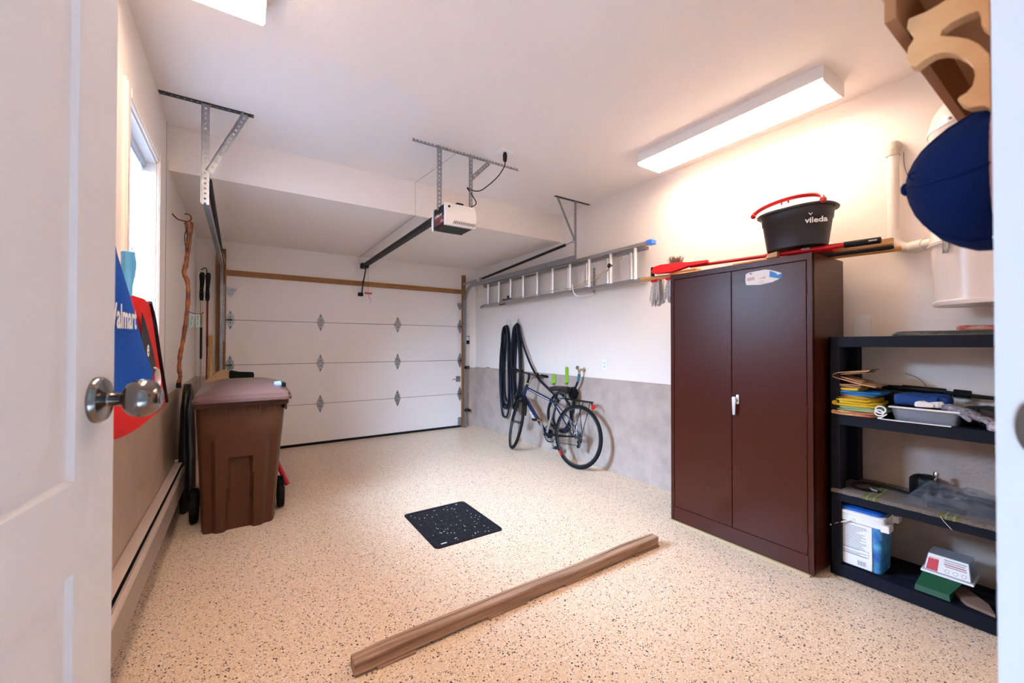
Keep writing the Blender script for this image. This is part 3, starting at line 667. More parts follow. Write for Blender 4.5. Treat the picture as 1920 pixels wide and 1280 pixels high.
strands('yarn_strands', (2.82, 2.105, 1.835), .04, .035, .205, 130, mat('yarn_white', (.72, .69, .66), .9, col2=(.42, .40, .40), vs=80), m2, 5)
obj('head_clamp', MB().box((2.775, 2.07, 1.815), (2.865, 2.14, 1.838), .006), M_red, m2)
# mop pail
pc2 = V((2.89, 1.135, 1.902)); pl_ = thing('mop_pail', pc2, 'dark grey oval mop pail with red handle standing on the brown cabinet', 'pail')
def sup(cx, cy, z, ax_, ay_, n=40, e=2.6):
    return [V((cx + ax_*abs(math.cos(t))**(2/e)*math.copysign(1, math.cos(t)), cy + ay_*abs(math.sin(t))**(2/e)*math.copysign(1, math.sin(t)), z)) for t in [2*PI*i/n for i in range(n)]]
z0 = pc2.z; px, py = pc2.x, pc2.y
mb = MB(); mb.loft([sup(px, py, z0+h, a_, b_) for h, a_, b_ in ((.012, .09, .14), (0, .100, .150), (.004, .108, .158), (.03, .113, .162), (.165, .126, .180), (.168, .130, .184), (.225, .135, .190), (.225, .150, .212), (.234, .152, .214), (.240, .148, .208), (.240, .132, .186), (.06, .114, .150), (.03, .05, .08))]); obj('bucket', mb, M_charc, pl_, ang=50)
mb = MB(); mb.loft([sup(px, py+.055, z0+h, a_, b_) for h, a_, b_ in ((.236, .125, .125), (.246, .130, .130), (.262, .112, .112), (.270, .09, .09), (.268, .06, .06), (.20, .05, .05))]); obj('wringer', mb, M_paper, pl_, ang=50)
hpts = [V((px-.145, py+.19*math.cos(t), z0+.232+.072*math.sin(t))) + V((.05*math.sin(t), 0, 0)) for t in [PI*i/16 for i in range(17)]]
mb = MB(); mb.tube(hpts, [.010]*2+[.0085]*13+[.011]*2, 8, flat=1.5); mb.lathe([(.016, -.012), (.017, 0), (.012, .01)], hpts[-1], (-1, 0, 0), 14).lathe([(.013, -.012), (.014, 0), (.01, .01)], hpts[0], (-1, 0, 0), 14)
for q in (7, 8): mb.bar(hpts[q]+V((0, .006, -.004)), hpts[q]+V((0, .006, -.026)), .006, .008)
obj('bail_handle', mb, M_red, pl_)
mb = MB(); tx = V((px-.1385, py-.100, z0+.120)); text_mb('vileda', .046, tx+V((-.002, .0, 0)), V((.42, -1, -.05)), V((.12, .02, 1)), mb=mb, bold=.0012)
vx = tx+V((.004, -.026, .043)); mb.add([vx+V((0, .012, .014)), vx+V((0, .006, .014)), vx+V((0, 0, .004)), vx+V((0, -.007, .012)), vx+V((0, -.012, .012)), vx+V((0, -.001, -.004))], [(0, 1, 2, 5), (2, 3, 4, 5)])
obj('lettering', mb, M_paper, pl_)
obj('dustpan', MB().box((2.92, .962, 1.868), (3.005, 1.20, 1.8935), .008), M_red, label='red plastic dustpan flat under the grey pail', cat='dustpan')
obj('wood_block', MB().prism([(0, 0), (.07, 0), (.055, .022), (.0, .033)], (2.815, 1.215, 1.866), (0, 1, 0), (0, 0, 1), .04), M_maple, label='pale wooden block under the left edge of the grey pail', cat='block')

# ------------------------------------------------------------------ ladder
LX = 3.075
ld = thing('extension_ladder', (3.12, 3.9, 1.88), 'long aluminium extension ladder hung sideways on the right wall', 'ladder')
def stile(x, z, y0, y1, name='side_rail', mt=M_alu):
    mb = MB(); w_ = .030; h = .062
    pr = [(-w_/2, -h/2), (w_/2, -h/2), (w_/2, -h/2+.006), (-w_/2+.006, -h/2+.006), (-w_/2+.006, h/2-.006), (w_/2, h/2-.006), (w_/2, h/2), (-w_/2, h/2)]
    # web is horizontal: the ladder lies on its side
    mb.loft([[V((x+b*.8, y, z+a)) for a, b in pr] for y in (y0, y1)]); return obj(name, mb, mt, ld, ang=20)
stile(LX, 1.905, 2.37, 5.42); stile(LX, 2.235, 2.37, 5.42)
stile(LX+.065, 1.925, 2.46, 5.50); stile(LX+.065, 2.215, 2.46, 5.50)
ry = [5.29-.3055*i for i in range(10)]; f0 = f1 = None
for i, y in enumerate(ry):
    if i == 0:
        f0 = obj('rung', MB().tube([(LX, y, 1.912), (LX, y, 2.228)], .0165, 14), M_alubr, ld)
        f1 = obj('rung', MB().tube([(LX+.065, y+.10, 1.932), (LX+.065, y+.10, 2.208)], .0165, 14), M_alubr, ld)
    else: copy_at(f0, ld, (0, -.3055*i, 0)); copy_at(f1, ld, (0, -.3055*i, 0))
obj('end_cap', MB().box((LX-.035, 2.335, 2.215), (LX+.035, 2.395, 2.256), .004), mat('tape_blue', (.05, .20, .72), .5), ld, label='bright blue end cap')
mb = MB(); mb.bar((LX-.03, 5.37, 1.900), (LX-.03, 5.47, 1.888), .012, .035).tube(arc((LX-.03, 5.46, 1.895), .018, -1.2, 2.4, 8, (0, 1, 0), (0, 0, 1)), .004, 6); obj('ladder_shoe', mb, M_galv, ld)
mb = MB(); mb.box((LX-.05, 4.62, 1.93), (LX-.02, 4.82, 1.95), .003).box((LX-.05, 4.66, 1.95), (LX-.03, 4.70, 1.985), .003).box((LX-.05, 4.76, 1.872), (LX-.03, 4.90, 1.89), .003); obj('rung_lock', mb, M_dsteel, ld)
M_rope = mat('rope', (.55, .47, .28), .8)
mb = MB(); mb.tube(spline([(LX-.02, 4.90, 1.945), (LX-.03, 4.2, 1.938), (LX-.03, 3.75, 1.95), (LX-.02, 3.70, 1.965), (LX-.03, 3.62, 1.942), (LX-.02, 3.55, 1.96), (LX-.02, 3.4, 1.945), (LX+.03, 3.1, 2.03), (LX+.03, 2.88, 2.09), (LX+.03, 2.83, 2.16)], 8), .0045, 6)
mb.tube(spline([(LX, 3.58, 1.945), (LX+.04, 3.2, 1.975), (LX+.04, 2.95, 2.06), (LX+.03, 2.72, 2.17)], 8), .0045, 6); obj('rope', mb, M_rope, ld)
mb = MB().lathe([(.022, -.010), (.025, -.010), (.018, 0), (.025, .010), (.022, .010)], (LX-.012, 2.85, 2.10), (1, 0, 0), 16); obj('rope_pulley', mb, M_dsteel, ld)
for y, nm in ((3.345, 'metal wall hook holding the ladder at its middle'), ):
    h = thing('ladder_hook', (XR, y, 1.9), nm, 'hook')
    obj('back_plate', perf(MB(), (XR-.003, y-.16, 1.86), (XR-.003, y-.16, 2.15), .028, (0, 1, 0), flange=False), M_galv, h, ang=20)
    mb = MB().tube(spline([(XR-.003, y-.16, 1.87), (XR-.06, y-.10, 1.845), (XR-.13, y-.02, 1.85), (XR-.145, y+.02, 1.90), (XR-.15, y+.03, 1.98)]), .006, 8); obj('hook_arm', mb, M_paper, h)

# ------------------------------------------------------------------ vacuum canister, pipe
vc = thing('vacuum_canister', (2.965, .365, 1.5), 'white enamelled central vacuum canister on the right wall behind the navy cap', 'vacuum')
cx_, cy_ = 2.975, .372
mb = MB().lathe([(.183, 1.806), (.192, 1.812), (.186, 1.82), (.186, 2.36), (.190, 2.365)], (cx_, cy_, 0), n=48); obj('tank', mb, M_enamel, vc)
mb = MB().lathe([(.192, 2.366), (.192, 2.376), (.184, 2.41), (.172, 2.46), (.15, 2.495), (.10, 2.51), (.001, 2.515)], (cx_, cy_, 0), n=48); obj('lid', mb, M_enamel, vc)
mb = MB().lathe([(.16, 1.505), (.172, 1.500), (.176, 1.505), (.176, 1.52), (.170, 1.525), (.182, 1.795), (.194, 1.80), (.194, 1.806)], (cx_, cy_, 0), n=48); obj('dust_bucket', mb, M_enamel, vc)
mb = MB()
az = R(168)
for dz, aa in ((1.80, R(150)), ):
    d_ = V((math.cos(aa), math.sin(aa), 0)); p = V((cx_, cy_, dz)) + d_*.192
    mb.bar(p+V((0, 0, .015)), p+d_*.012+V((0, 0, -.055)), .022, .006).tube(arc(p+d_*.012+V((0, 0, -.02)), .024, 0, 2*PI, 16, d_*.5, (0, 0, 1.4)), .0018, 5)
obj('latch', mb, M_galv, vc)
mb = MB().lathe([(.006, 0), (.006, .012)], V((cx_, cy_, 2.385))+V((math.cos(R(155)), math.sin(R(155)), 0))*.19, (math.cos(R(155)), math.sin(R(155)), 0), 10); obj('screw', mb, M_galv, vc)
pp = thing('vacuum_pipe', (3.13, .73, 1.85), 'white plastic pipe running down the wall and into the vacuum canister', 'pipe')
mb = MB().tube([(3.138, .737, 1.92), (3.138, .737, 2.42)], .027, 20); obj('riser', mb, M_pvc, pp)
mb = MB().tube([(3.138, .737, 2.40), (3.138, .737, 2.432)], .032, 20); mb.tube(arc((3.175, .737, 2.43), .037, PI, PI/2, 8, (1, 0, 0), (0, 0, 1)), .031, 20); obj('upper_elbow', mb, mat('pvc_aged', (.50, .43, .36), .4), pp)
mb = MB().tube(arc((3.138, .667, 1.925), .07, 0, -PI/2, 10, (0, 1, 0), (0, 0, 1)), .029, 20); mb.tube([(3.138, .66, 1.855), (3.10, .60, 1.853)], .034, 20); obj('lower_elbow', mb, M_pvc, pp)
mb = MB().tube([(3.12, .64, 1.854), (3.05, .505, 1.850)], .029, 20); obj('inlet_pipe', mb, M_pvc, pp)
obj('vacuum_wire', MB().tube(spline([(3.175, .70, 2.42), (3.17, .695, 2.33), (3.17, .67, 2.26), (3.16, .60, 2.265), (3.12, .535, 2.29)]), .0022, 5), M_ink, label='thin grey wire from the pipe elbow to the vacuum canister', cat='wire')

# ------------------------------------------------------------------ wall fittings
def outlet(y, z, label):
    o = thing('wall_outlet', (XR, y, z), label, 'outlet')
    obj('cover_plate', MB().box((XR-.006, y-.036, z-.058), (XR, y+.036, z+.058), .003), M_paper, o)
    for dz in (-.02, .02):
        q = obj('socket', MB().box((XR-.0085, y-.016, z+dz-.014), (XR-.005, y+.016, z+dz+.014), .003), M_white, o)
        mb = MB().box((XR-.0092, y-.008, z+dz-.006), (XR-.0084, y-.0055, z+dz+.006)).box((XR-.0092, y+.0055, z+dz-.006), (XR-.0084, y+.008, z+dz+.006)); obj('slots', mb, M_gapdark, q)
outlet(3.035, 1.10, 'white duplex outlet on the right wall above the grey concrete')
obj('blank_plate', MB().box((XR-.007, .852, 1.30), (XR, .938, 1.49), .003), M_paper, label='tall white blank wall plate just above the black shelf', cat='wall plate')
obj('blank_plate', MB().box((XR-.005, 5.455, 1.21), (XR, 5.50, 1.30), .002), M_white, label='small narrow white plate near the far right corner', cat='wall plate')
obj('wall_mark', MB().box((XR-.005, 5.42, .955), (XR, 5.53, .965), .001), mat('rust', (.16, .04, .03), .8), label='short rusty metal strip at the concrete edge near the far corner', cat='strip')
wc = thing('opener_wall_button', (3.035, YB, 1.39), 'black wall button with white key beside the garage door', 'wall control')
obj('housing', MB().box((2.995, YB-.018, 1.325), (3.065, YB, 1.455), .003), M_black, wc)
obj('key', MB().box((3.003, YB-.022, 1.385), (3.055, YB-.017, 1.445), .002), M_paper, wc)
sn = thing('safety_sensor', (3.0, YB-.06, .26), 'small black safety sensor low beside the right-hand door track', 'sensor')
obj('sensor_body', MB().box((3.005, YB-.08, .245), (3.05, YB-.03, .285), .005), M_black, sn); obj('sensor_bracket', MB().box((2.99, YB-.045, .255), (3.09, YB-.006, .272), .003), M_dsteel, sn)

# ------------------------------------------------------------------ hoses
def hook_ring(y, z, label, kind):
    mb = MB()
    if kind: mb.tube(arc((XR-.03, y, z), .052, R(200), R(-20), 14, (0, 1, 0), (0, 0, 1.35)), .003, 6)
    else: mb.tube([(XR-.05, y-.05, z-.09), (XR-.04, y-.03, z), (XR-.01, y, z+.07), (XR-.01, y, z+.075), (XR-.04, y+.02, z), (XR-.05, y+.05, z-.09)], .003, 6)
    return obj('wire_hook', mb, M_galv, label=label, cat='hook')
hook_ring(4.845, 1.60, 'round thin wire hook on the wall, left of the pair above the hose', 1)
hook_ring(4.625, 1.60, 'pointed thin wire hook on the wall, right of the pair above the hose', 0)
gh = thing('garden_hose', (3.12, 4.7, .4), 'dark blue-black hose hung in long loops on the wall behind the bicycle', 'hose')
def hang_loop(yc, w0, zt, zb, xo, ph):
    pts = []
    for i in range(40):
        t = 2*PI*i/40; s_ = math.sin(t)
        wv = w0*(.62 + .38*(1-s_)/2)
        pts.append(V((XR-.028-xo + .008*math.sin(3*t+ph), yc + wv*math.cos(t)*abs(math.cos(t))**-.35 if abs(math.cos(t)) > .02 else yc, (zt+zb)/2 + (zt-zb)/2*s_)))
    return pts
mb = MB(); rg = random.Random(4)
for k in range(5):
    mb.tube(hang_loop(4.90+rg.uniform(-.02, .02), .085+.022*k*.8, 1.585-.006*k, .50-.06*k+rg.uniform(0, .1), .022*(k % 3), k), .0145, 8, True)
obj('hose_loops', mb, M_hose, gh)
mb = MB()
for k in range(6):
    mb.tube(hang_loop(4.62+rg.uniform(-.03, .03), .075+.018*k*.8, 1.60-.006*k, .62-.05*k+rg.uniform(0, .1), .022*(k % 3), k*2), .0145, 8, True)
obj('hose_loops', mb, M_hose, gh)
mb = MB(); X = XR-.03
mb.tube(spline([(X-.03, 4.55, 1.58), (X-.04, 4.45, 1.35), (X-.04, 4.28, 1.08), (X-.03, 4.10, .88), (X, 3.93, .76), (X, 3.80, .66), (X, 3.86, .42), (X, 3.72, .28), (X, 3.55, .36), (X, 3.56, .60), (X, 3.74, .74), (X, 3.90, .62), (X, 3.95, .42), (X, 3.80, .30), (X, 3.62, .34), (X, 3.50, .55)], 10), .0145, 8)
obj('hose_tail', mb, M_hose, gh)
mb = MB(); mb.tube(spline([(X, 3.50, .55), (X-.01, 3.46, .72), (X-.03, 3.44, .80), (X-.045, 3.39, .86), (X-.045, 3.355, .93)], 8), .0125, 8); obj('hose_end', mb, M_hose, gh)
mb = MB().tube([(X-.045, 3.362, .90), (X-.045, 3.345, .985)], [.015, .018], 12); obj('hose_coupling', mb, M_teal, gh)
fc = thing('garden_faucet', (XR, 3.34, 1.03), 'small brass wall faucet with teal hose coupling near the bicycle saddle', 'faucet')
mb = MB().lathe([(.024, 0), (.024, .006), (.012, .010), (.012, .06), (.017, .062), (.017, .088), (.010, .092)], (XR, 3.34, 1.035), (-1, 0, 0), 16).tube([(X-.045, 3.34, 1.035), (X-.045, 3.343, .985)], .012, 10); obj('spout', mb, M_brass, fc)
mb = MB().tube([(XR-.075, 3.34, 1.04), (XR-.075, 3.37, 1.055)], .006, 8).lathe([(.006, -.004), (.022, -.003), (.022, .004), (.006, .006)], (XR-.075, 3.375, 1.057), (0, 1, .3), 12); obj('tap_handle', mb, M_galv, fc)
def clip(y0, y1, z0, z1, label):
    mb = MB().box((XR-.020, y0, z0), (XR-.006, y1, z1), .003); c_ = (y0+y1)/2
    mb.tube(arc((XR-.013, c_, z1-.012), (y1-y0)/2*.85, 0, PI, 8, (0, 1, 0), (0, 0, 1)), .005, 6)
    for k in range(3): mb.box((XR-.024, y0+.006, z1-.03-k*.022), (XR-.018, y1-.006, z1-.024-k*.022), .001)
    mb.box((XR-.06, y0, z0), (XR-.004, y1, z0+.012), .003)
    obj('plastic_hanger', mb, M_lime, label=label, cat='hanger')
clip(3.60, 3.645, .86, 1.045, 'tall lime-green plastic hanger on the wall behind the saddle')
clip(3.83, 3.885, .84, .945, 'short lime-green plastic hanger on the wall left of the saddle')
mb = MB(); rg = random.Random(9); c = V((3.10, 3.43, .77))
for i in range(900):
    d_ = V((rg.gauss(0, 1), rg.gauss(0, 1), rg.gauss(0, 1))).normalized(); e = V((d_.x*.05, d_.y*.058, d_.z*.075))
    mb.tube([c+e*.3, c+e*(.9+rg.random()*.25)+V((0, 0, -.008))], [.004, .0015], 3)
mb.lathe([(.001, -.055), (.03, -.04), (.04, 0), (.03, .045), (.001, .06)], c, n=14)
du = obj('fluffy_duster', mb, mat('black_fluff', (.006, .006, .008), .9), label='fluffy black duster head hanging under the teal hose coupling', cat='duster')

# ------------------------------------------------------------------ bicycle
P0, P1 = V((2.945, 3.225, 0)), V((2.868, 4.25, 0))
bF = (P1-P0).normalized(); bL0 = V((0, 0, 1)).cross(bF); lean = R(5.2)
bU = V((0, 0, 1))*math.cos(lean) - bL0*math.sin(lean); bL = bL0*math.cos(lean) + V((0, 0, 1))*math.sin(lean)
def B(x, y, z): return P0 + bF*x + bL*y + bU*z
bike = thing('bicycle', P0+(P1-P0)*.5, 'dark blue city bicycle with rear rack leaning against the grey concrete wall', 'bicycle')
HT, HB = V((.895, 0, .80)), V((.94, 0, .655)); sa = (HT-HB).normalized(); FH = V((1.035, 0, .335)); steer = R(-30)
Rs = Matrix.Rotation(steer, 3, sa)
def S_(x, y, z):   # steered point
    q = Rs @ (V((x, y, z)) - HB) + HB; return B(*q)
def wheel(fn, hx, name, cog):
    n = 48; mb = MB(); mb.tube([fn(hx+.318*math.cos(2*PI*i/n), 0, .338+.318*math.sin(2*PI*i/n)) for i in range(n)], .0185, 10, True)
    t = obj(name, mb, M_rubber, bike)
    mb = MB(); mb.tube([fn(hx+.298*math.cos(2*PI*i/n), 0, .338+.298*math.sin(2*PI*i/n)) for i in range(n)], .0095, 8, True); obj('rim', mb, mat('rim_'+name, (.10, .10, .11), .3, .7), t)
    mb = MB()
    for i in range(32):
        a_ = 2*PI*i/32; s1 = 1 if i % 2 else -1; o_ = R(70)*(1 if (i//2) % 2 else -1)
        mb.tube([fn(hx+.022*math.cos(a_+o_), .03*s1, .338+.022*math.sin(a_+o_)), fn(hx+.292*math.cos(a_), 0, .338+.292*math.sin(a_))], .0011, 3)
    obj('spokes', mb, M_galv, t)
    mb = MB(); mb.tube([fn(hx, -.055, .338), fn(hx, -.03, .338), fn(hx, -.029, .338), fn(hx, .029, .338), fn(hx, .03, .338), fn(hx, .055, .338)], [.008, .024, .014, .014, .024, .008], 14); obj('hub', mb, M_dsteel, t)
    return t
wheel(lambda *a: B(*a), 0.0, 'rear_wheel', 1); wheel(lambda *a: S_(*a), 1.035, 'front_wheel', 0)
BBk, SC_, RH = V((.475, 0, .285)), V((.375, 0, .655)), V((0, 0, .338))
mb = MB()
mb.tube([B(*HT), B(*HB)], .021, 14).tube([B(*(HT-V((.0, 0, .02)))), B(*SC_)], [.019, .016], 14).tube([B(*(HB+V((-.008, 0, .02)))), B(*BBk)], [.024, .020], 14)
mb.tube([B(BBk.x, -.035, BBk.z), B(BBk.x, .035, BBk.z)], .022, 14)
for s_ in (-1, 1):
    mb.tube([B(SC_.x, .018*s_, SC_.z-.01), B(.18, .05*s_, .50), B(RH.x+.01, .06*s_, RH.z)], .0075, 8)
fr_ = obj('frame', mb, M_bikeb, bike)
mb = MB(); mb.tube([B(*SC_), B(*BBk)], .0165, 14); obj('seat_tube', mb, M_alu, bike, label='silver seat tube')
mb = MB()
for s_ in (-1, 1): mb.tube([B(BBk.x-.02, .03*s_, BBk.z), B(.2, .055*s_, .305), B(RH.x, .06*s_, RH.z)], .0085, 8)
obj('chain_stays', mb, M_black, bike)
mb = MB(); td = (B(*BBk)-B(*HB)).normalized(); o_ = B(HB.x-.07, .0235, HB.z-.075)
nn = bL; ey = nn.cross(td); text_mb('NAKAMURA', .046, o_ - ey*.016, td, ey, mb=mb, th=.0015, bold=.0008); obj('lettering', mb, M_paper, fr_)
mb = MB(); t2 = (B(*SC_)-B(*HT)).normalized(); mb.bar(B(HT.x-.07, .0185, HT.z-.035), B(SC_.x+.08, .0165, SC_.z+.02), .0015, .005); obj('pinstripe', mb, M_paper, fr_)
# fork, stem, bar
mb = MB(); mb.tube([S_(*(HB-sa*.005)), S_(*(HB-sa*.05))], .02, 12)
for s_ in (-1, 1): mb.tube([S_(HB.x+.012, .05*s_, HB.z-.045), S_(.985, .055*s_, .48), S_(1.03, .055*s_, .338)], [.016, .016, .010], 10)
mb.bar(S_(HB.x+.012, -.065, HB.z-.05), S_(HB.x+.012, .065, HB.z-.05), .03, .028, bev=.006); obj('fork', mb, M_black, bike)
n = 18; rows = []
for i in range(n+1):
    a_ = R(30)+R(130)*i/n; rows.append([S_(1.035+.352*math.cos(a_), w_, .338+.352*math.sin(a_)-abs(w_)*.25) for w_ in (-.032, -.018, 0, .018, .032)])
mb = MB(); mb.grid(rows); mb.grid([[p + bU*.003 for p in r] for r in rows]); obj('mudguard', mb, M_black, bike)
st0 = HT+sa*.0; st1 = HT+sa*.13; hb = st1+V((.055, 0, .035))
mb = MB(); mb.tube([S_(*st0), S_(*st1)], .015, 12).tube([S_(*(st1-sa*.01)), S_(*hb)], .016, 12); obj('stem', mb, M_black, bike)
obj('headset_spacer', MB().tube([S_(*(HT+sa*.03)), S_(*(HT+sa*.045))], .0165, 12), M_lime, bike)
hw = .245
mb = MB(); mb.tube([S_(hb.x-.05, -hw, hb.z+.012), S_(hb.x-.02, -.14, hb.z+.008), S_(hb.x, -.05, hb.z), S_(hb.x, .05, hb.z), S_(hb.x-.02, .14, hb.z+.008), S_(hb.x-.05, hw, hb.z+.012)], .0115, 10); obj('handlebar', mb, M_dsteel, bike)
for s_ in (-1, 1):
    obj('grip', MB().tube([S_(hb.x-.045, (hw-.10)*s_, hb.z+.010), S_(hb.x-.05, (hw-.02)*s_, hb.z+.012), S_(hb.x-.055, (hw+.015)*s_, hb.z+.012)], [.015, .0175, .016], 10), M_rubber, bike)
    mb = MB().tube([S_(hb.x-.02, (hw-.13)*s_, hb.z), S_(hb.x+.03, (hw-.12)*s_, hb.z-.012), S_(hb.x+.025, (hw-.02)*s_, hb.z-.018)], .005, 6).tube([S_(hb.x-.035, (hw-.13)*s_, hb.z+.01), S_(hb.x-.03, (hw-.155)*s_, hb.z+.01)], .022, 10); obj('brake_lever', mb, M_black, bike)
mb = MB()
for s_ in (-1, 1):
    mb.tube(spline([S_(hb.x-.02, .10*s_, hb.z), S_(hb.x+.10, .07*s_, hb.z-.05), S_(hb.x+.07, .03*s_, hb.z-.2), S_(.93, .02*s_, .70)]), .0025, 5)
obj('brake_cables', mb, M_black, bike)
# saddle and seat post
sd = (SC_-BBk).normalized(); sp0 = SC_; sp1 = SC_+sd*.115
mb = MB(); mb.tube([B(*sp0), B(*sp1)], .013, 12); obj('seat_post', mb, M_black, bike)
sc0 = V((.325, 0, .80)); rows = []
for i in range(13):
    t = i/12; x = sc0.x+.155-.30*t; hwid = .030+.078*max(0, (t-.30)/.7)**1.1 if t > .3 else .022+.004*t
    if t > .9: hwid *= 1-.5*(t-.9)/.1
    if t < .06: hwid *= .6
    zc = sc0.z + .012*math.sin(t*PI) + .014*t
    rows.append([B(x, hwid*math.cos(a_), zc + (.034 if math.sin(a_) > 0 else .036)*math.sin(a_)*(.75+.35*t)) for a_ in [2*PI*j/14 for j in range(14)]])
mb = MB().loft(rows); obj('saddle', mb, mat('saddle_gel', (.014, .012, .014), .5, bump=.5, bs=30), bike)
mb = MB()
for s_ in (-1, 1): mb.tube([B(sc0.x+.10, .012*s_, sc0.z-.022), B(sc0.x+.04, .02*s_, sc0.z-.045), B(sc0.x-.06, .022*s_, sc0.z-.045), B(sc0.x-.11, .035*s_, sc0.z-.01)], .0035, 6)
obj('saddle_rails', mb, M_dsteel, bike)
# crank, chainring, pedals, chain
mb = MB(); cr_ = BBk
for r_ in (.088, .070): mb.tube([B(cr_.x+r_*math.cos(2*PI*i/30), -.045, cr_.z+r_*math.sin(2*PI*i/30)) for i in range(30)], .0035, 6, True)
mb.tube([B(cr_.x, -.050, cr_.z), B(cr_.x, -.038, cr_.z)], .055, 20)
for r_ in (.098,): mb.tube([B(cr_.x+r_*math.cos(2*PI*i/30), -.052, cr_.z+r_*math.sin(2*PI*i/30)) for i in range(30)], .005, 6, True)
obj('chainring', mb, M_black, bike)
ca = R(72)
for s_, ang_ in ((1, ca), (-1, ca+PI)):
    e = V((cr_.x+.165*math.cos(ang_), .07*s_, cr_.z+.165*math.sin(ang_)))
    k = obj('crank_arm', MB().bar(B(cr_.x, .058*s_, cr_.z), B(e.x, .068*s_, e.z), .016, .026, bev=.004, up=bL), M_alu, bike)
    mb = MB(); c0 = B(e.x, (.125)*s_, e.z); Tm = Matrix(((bF.x, bL.x, bU.x, c0.x), (bF.y, bL.y, bU.y, c0.y), (bF.z, bL.z, bU.z, c0.z), (0, 0, 0, 1)))
    mb.box((-.04, -.045, -.012), (.04, .045, .012), .004, T=Tm).tube([B(e.x, .066*s_, e.z), c0], .006, 8); pdl = obj('pedal', mb, M_black, k)
    mb = MB().box((-.0425, -.028, -.007), (-.0395, .028, .007), .001, T=Tm).box((.0395, -.028, -.007), (.0425, .028, .007), .001, T=Tm); obj('pedal_reflector', mb, M_amber, k)
mb = MB()
mb.tube([B(.02, -.045, .338+.045), B(cr_.x, -.045, cr_.z+.088)], .004, 6).tube([B(.02, -.045, .235), B(cr_.x-.01, -.045, cr_.z-.088)], .004, 6); obj('chain', mb, M_dsteel, bike)
mb = MB().tube([B(0, -.05, .338), B(0, -.04, .338), B(0, -.028, .338)], [.022, .034, .046], 20); obj('cassette', mb, M_dsteel, bike)
mb = MB().bar(B(.0, -.06, .315), B(.03, -.062, .225), .016, .03, bev=.003)
for zz in (.27, .225): mb.tube([B(.025, -.053, zz), B(.025, -.045, zz)], .02, 12)
obj('derailleur', mb, M_black, bike)
# rack
mb = MB(); rz = .715
mb.tube([B(.30, .035, rz), B(.10, .055, rz), B(-.14, .055, rz), B(-.165, .03, rz), B(-.165, -.03, rz), B(-.14, -.055, rz), B(.10, -.055, rz), B(.30, -.035, rz)], .005, 6)
mb.tube([B(.28, 0, rz), B(-.165, 0, rz)], .004, 6)
for x in (.18, .05, -.08): mb.tube([B(x, -.053, rz), B(x, .053, rz)], .004, 6)
for s_ in (-1, 1): mb.tube([B(.06, .055*s_, rz), B(.0, .068*s_, .36)], .004, 6).tube([B(-.10, .055*s_, rz), B(-.0, .07*s_, .36)], .004, 6)
mb.tube([B(.30, .035, rz), B(.34, .01, .64)], .004, 6).tube([B(.30, -.035, rz), B(.34, -.01, .64)], .004, 6)
rk = obj('rear_rack', mb, M_black, bike)
obj('rack_clip', MB().tube([B(.20, .03, rz+.01), B(.20, .03, rz+.06), B(.29, .03, rz+.06), B(.29, .03, rz+.012), B(.20, .03, rz+.01)], .0025, 5), M_galv, rk)
c0 = B(-.185, 0, rz-.045); mb = MB().lathe([(.010, 0), (.028, .003), (.028, .010), (.010, .015)], c0, -bF, 20); obj('rear_reflector', mb, mat('reflector_red', (.75, .01, .02), .15), bike)
obj('reflector_mount', MB().bar(B(-.165, 0, rz), c0, .02, .004), M_black, bike)
mb = MB().bar(B(.235, .022, .145), B(.20, .022, .10), .012, .028, bev=.003); obj('wheel_reflector', mb, M_red, bike)
mb = MB().bar(B(.33, 0, .70), B(.345, 0, .655), .05, .03, bev=.008); obj('post_clamp', mb, M_dsteel, bike)

# ------------------------------------------------------------------ brown wheeled bin
bn = thing('wheeled_bin', (-.01, 3.7, 0), 'large brown wheeled rubbish bin with closed lid near the left wall', 'bin')
def bin_ring(z):
    t = z/.92; x0 = -.232-.030*t; x1 = .208+.062*t; yf = 3.475-.055*t; yb = 3.93+.16*t
    nF = 40; ring = []
    for i in range(nF+1):
        s_ = i/nF; x = x0+(x1-x0)*s_; xc = (x-(x0+x1)/2)/((x1-x0)/2)
        y = yf + .018*abs(xc)**6
        # centre recess and the raised side columns below it
        hw_ = .35-.10*min(1, z/.5)
        sm = lambda a_, b_, q: max(0, min(1, (q-a_)/(b_-a_)))
        rec = (1-sm(hw_-.02, hw_+.03, abs(xc+.0)))*(1-sm(.50, .52, z)); y += .036*rec
        side = sm(.60, .70, abs(xc))*(1-sm(.60+.02*(1-abs(xc)), .70, z)); y += .026*side
        y += .06*max(0, (abs(xc)-.9)/.1)**2*(1-.4*t)
        if z < .03: y += .0
        ring.append(V((x, y, z)))
    for i in range(1, 9): ring.append(V((x1 - .005*math.sin(PI*i/9), ring[nF].y + (yb-ring[nF].y)*i/9, z)))
    for i in range(0, 9): ring.append(V((x1-(x1-x0)*i/8, yb, z)))
    yl = ring[0].y
    for i in range(1, 9): ring.append(V((x0, yb+(yl-yb)*i/9, z)))
    return ring
mb = MB(); zz = [.0, .01, .04, .1, .2, .3, .4, .46, .49, .50, .505, .51, .515, .52, .54, .58, .60, .62, .64, .66, .68, .70, .72, .8, .86, .875]
mb.loft([bin_ring(z) for z in zz])
obj('body', mb, M_bin, bn, ang=28)
mb = MB(); mb.box((-.262, 3.395, .872), (.288, 4.10, .918), .012)
for x in (-.18, -.09, .01, .11, .2): mb.box((x-.003, 3.390, .835), (x+.003, 3.42, .875), .001)
mb.box((.265, 3.42, .83), (.278, 3.52, .88), .003); obj('rim', mb, M_bin, bn)
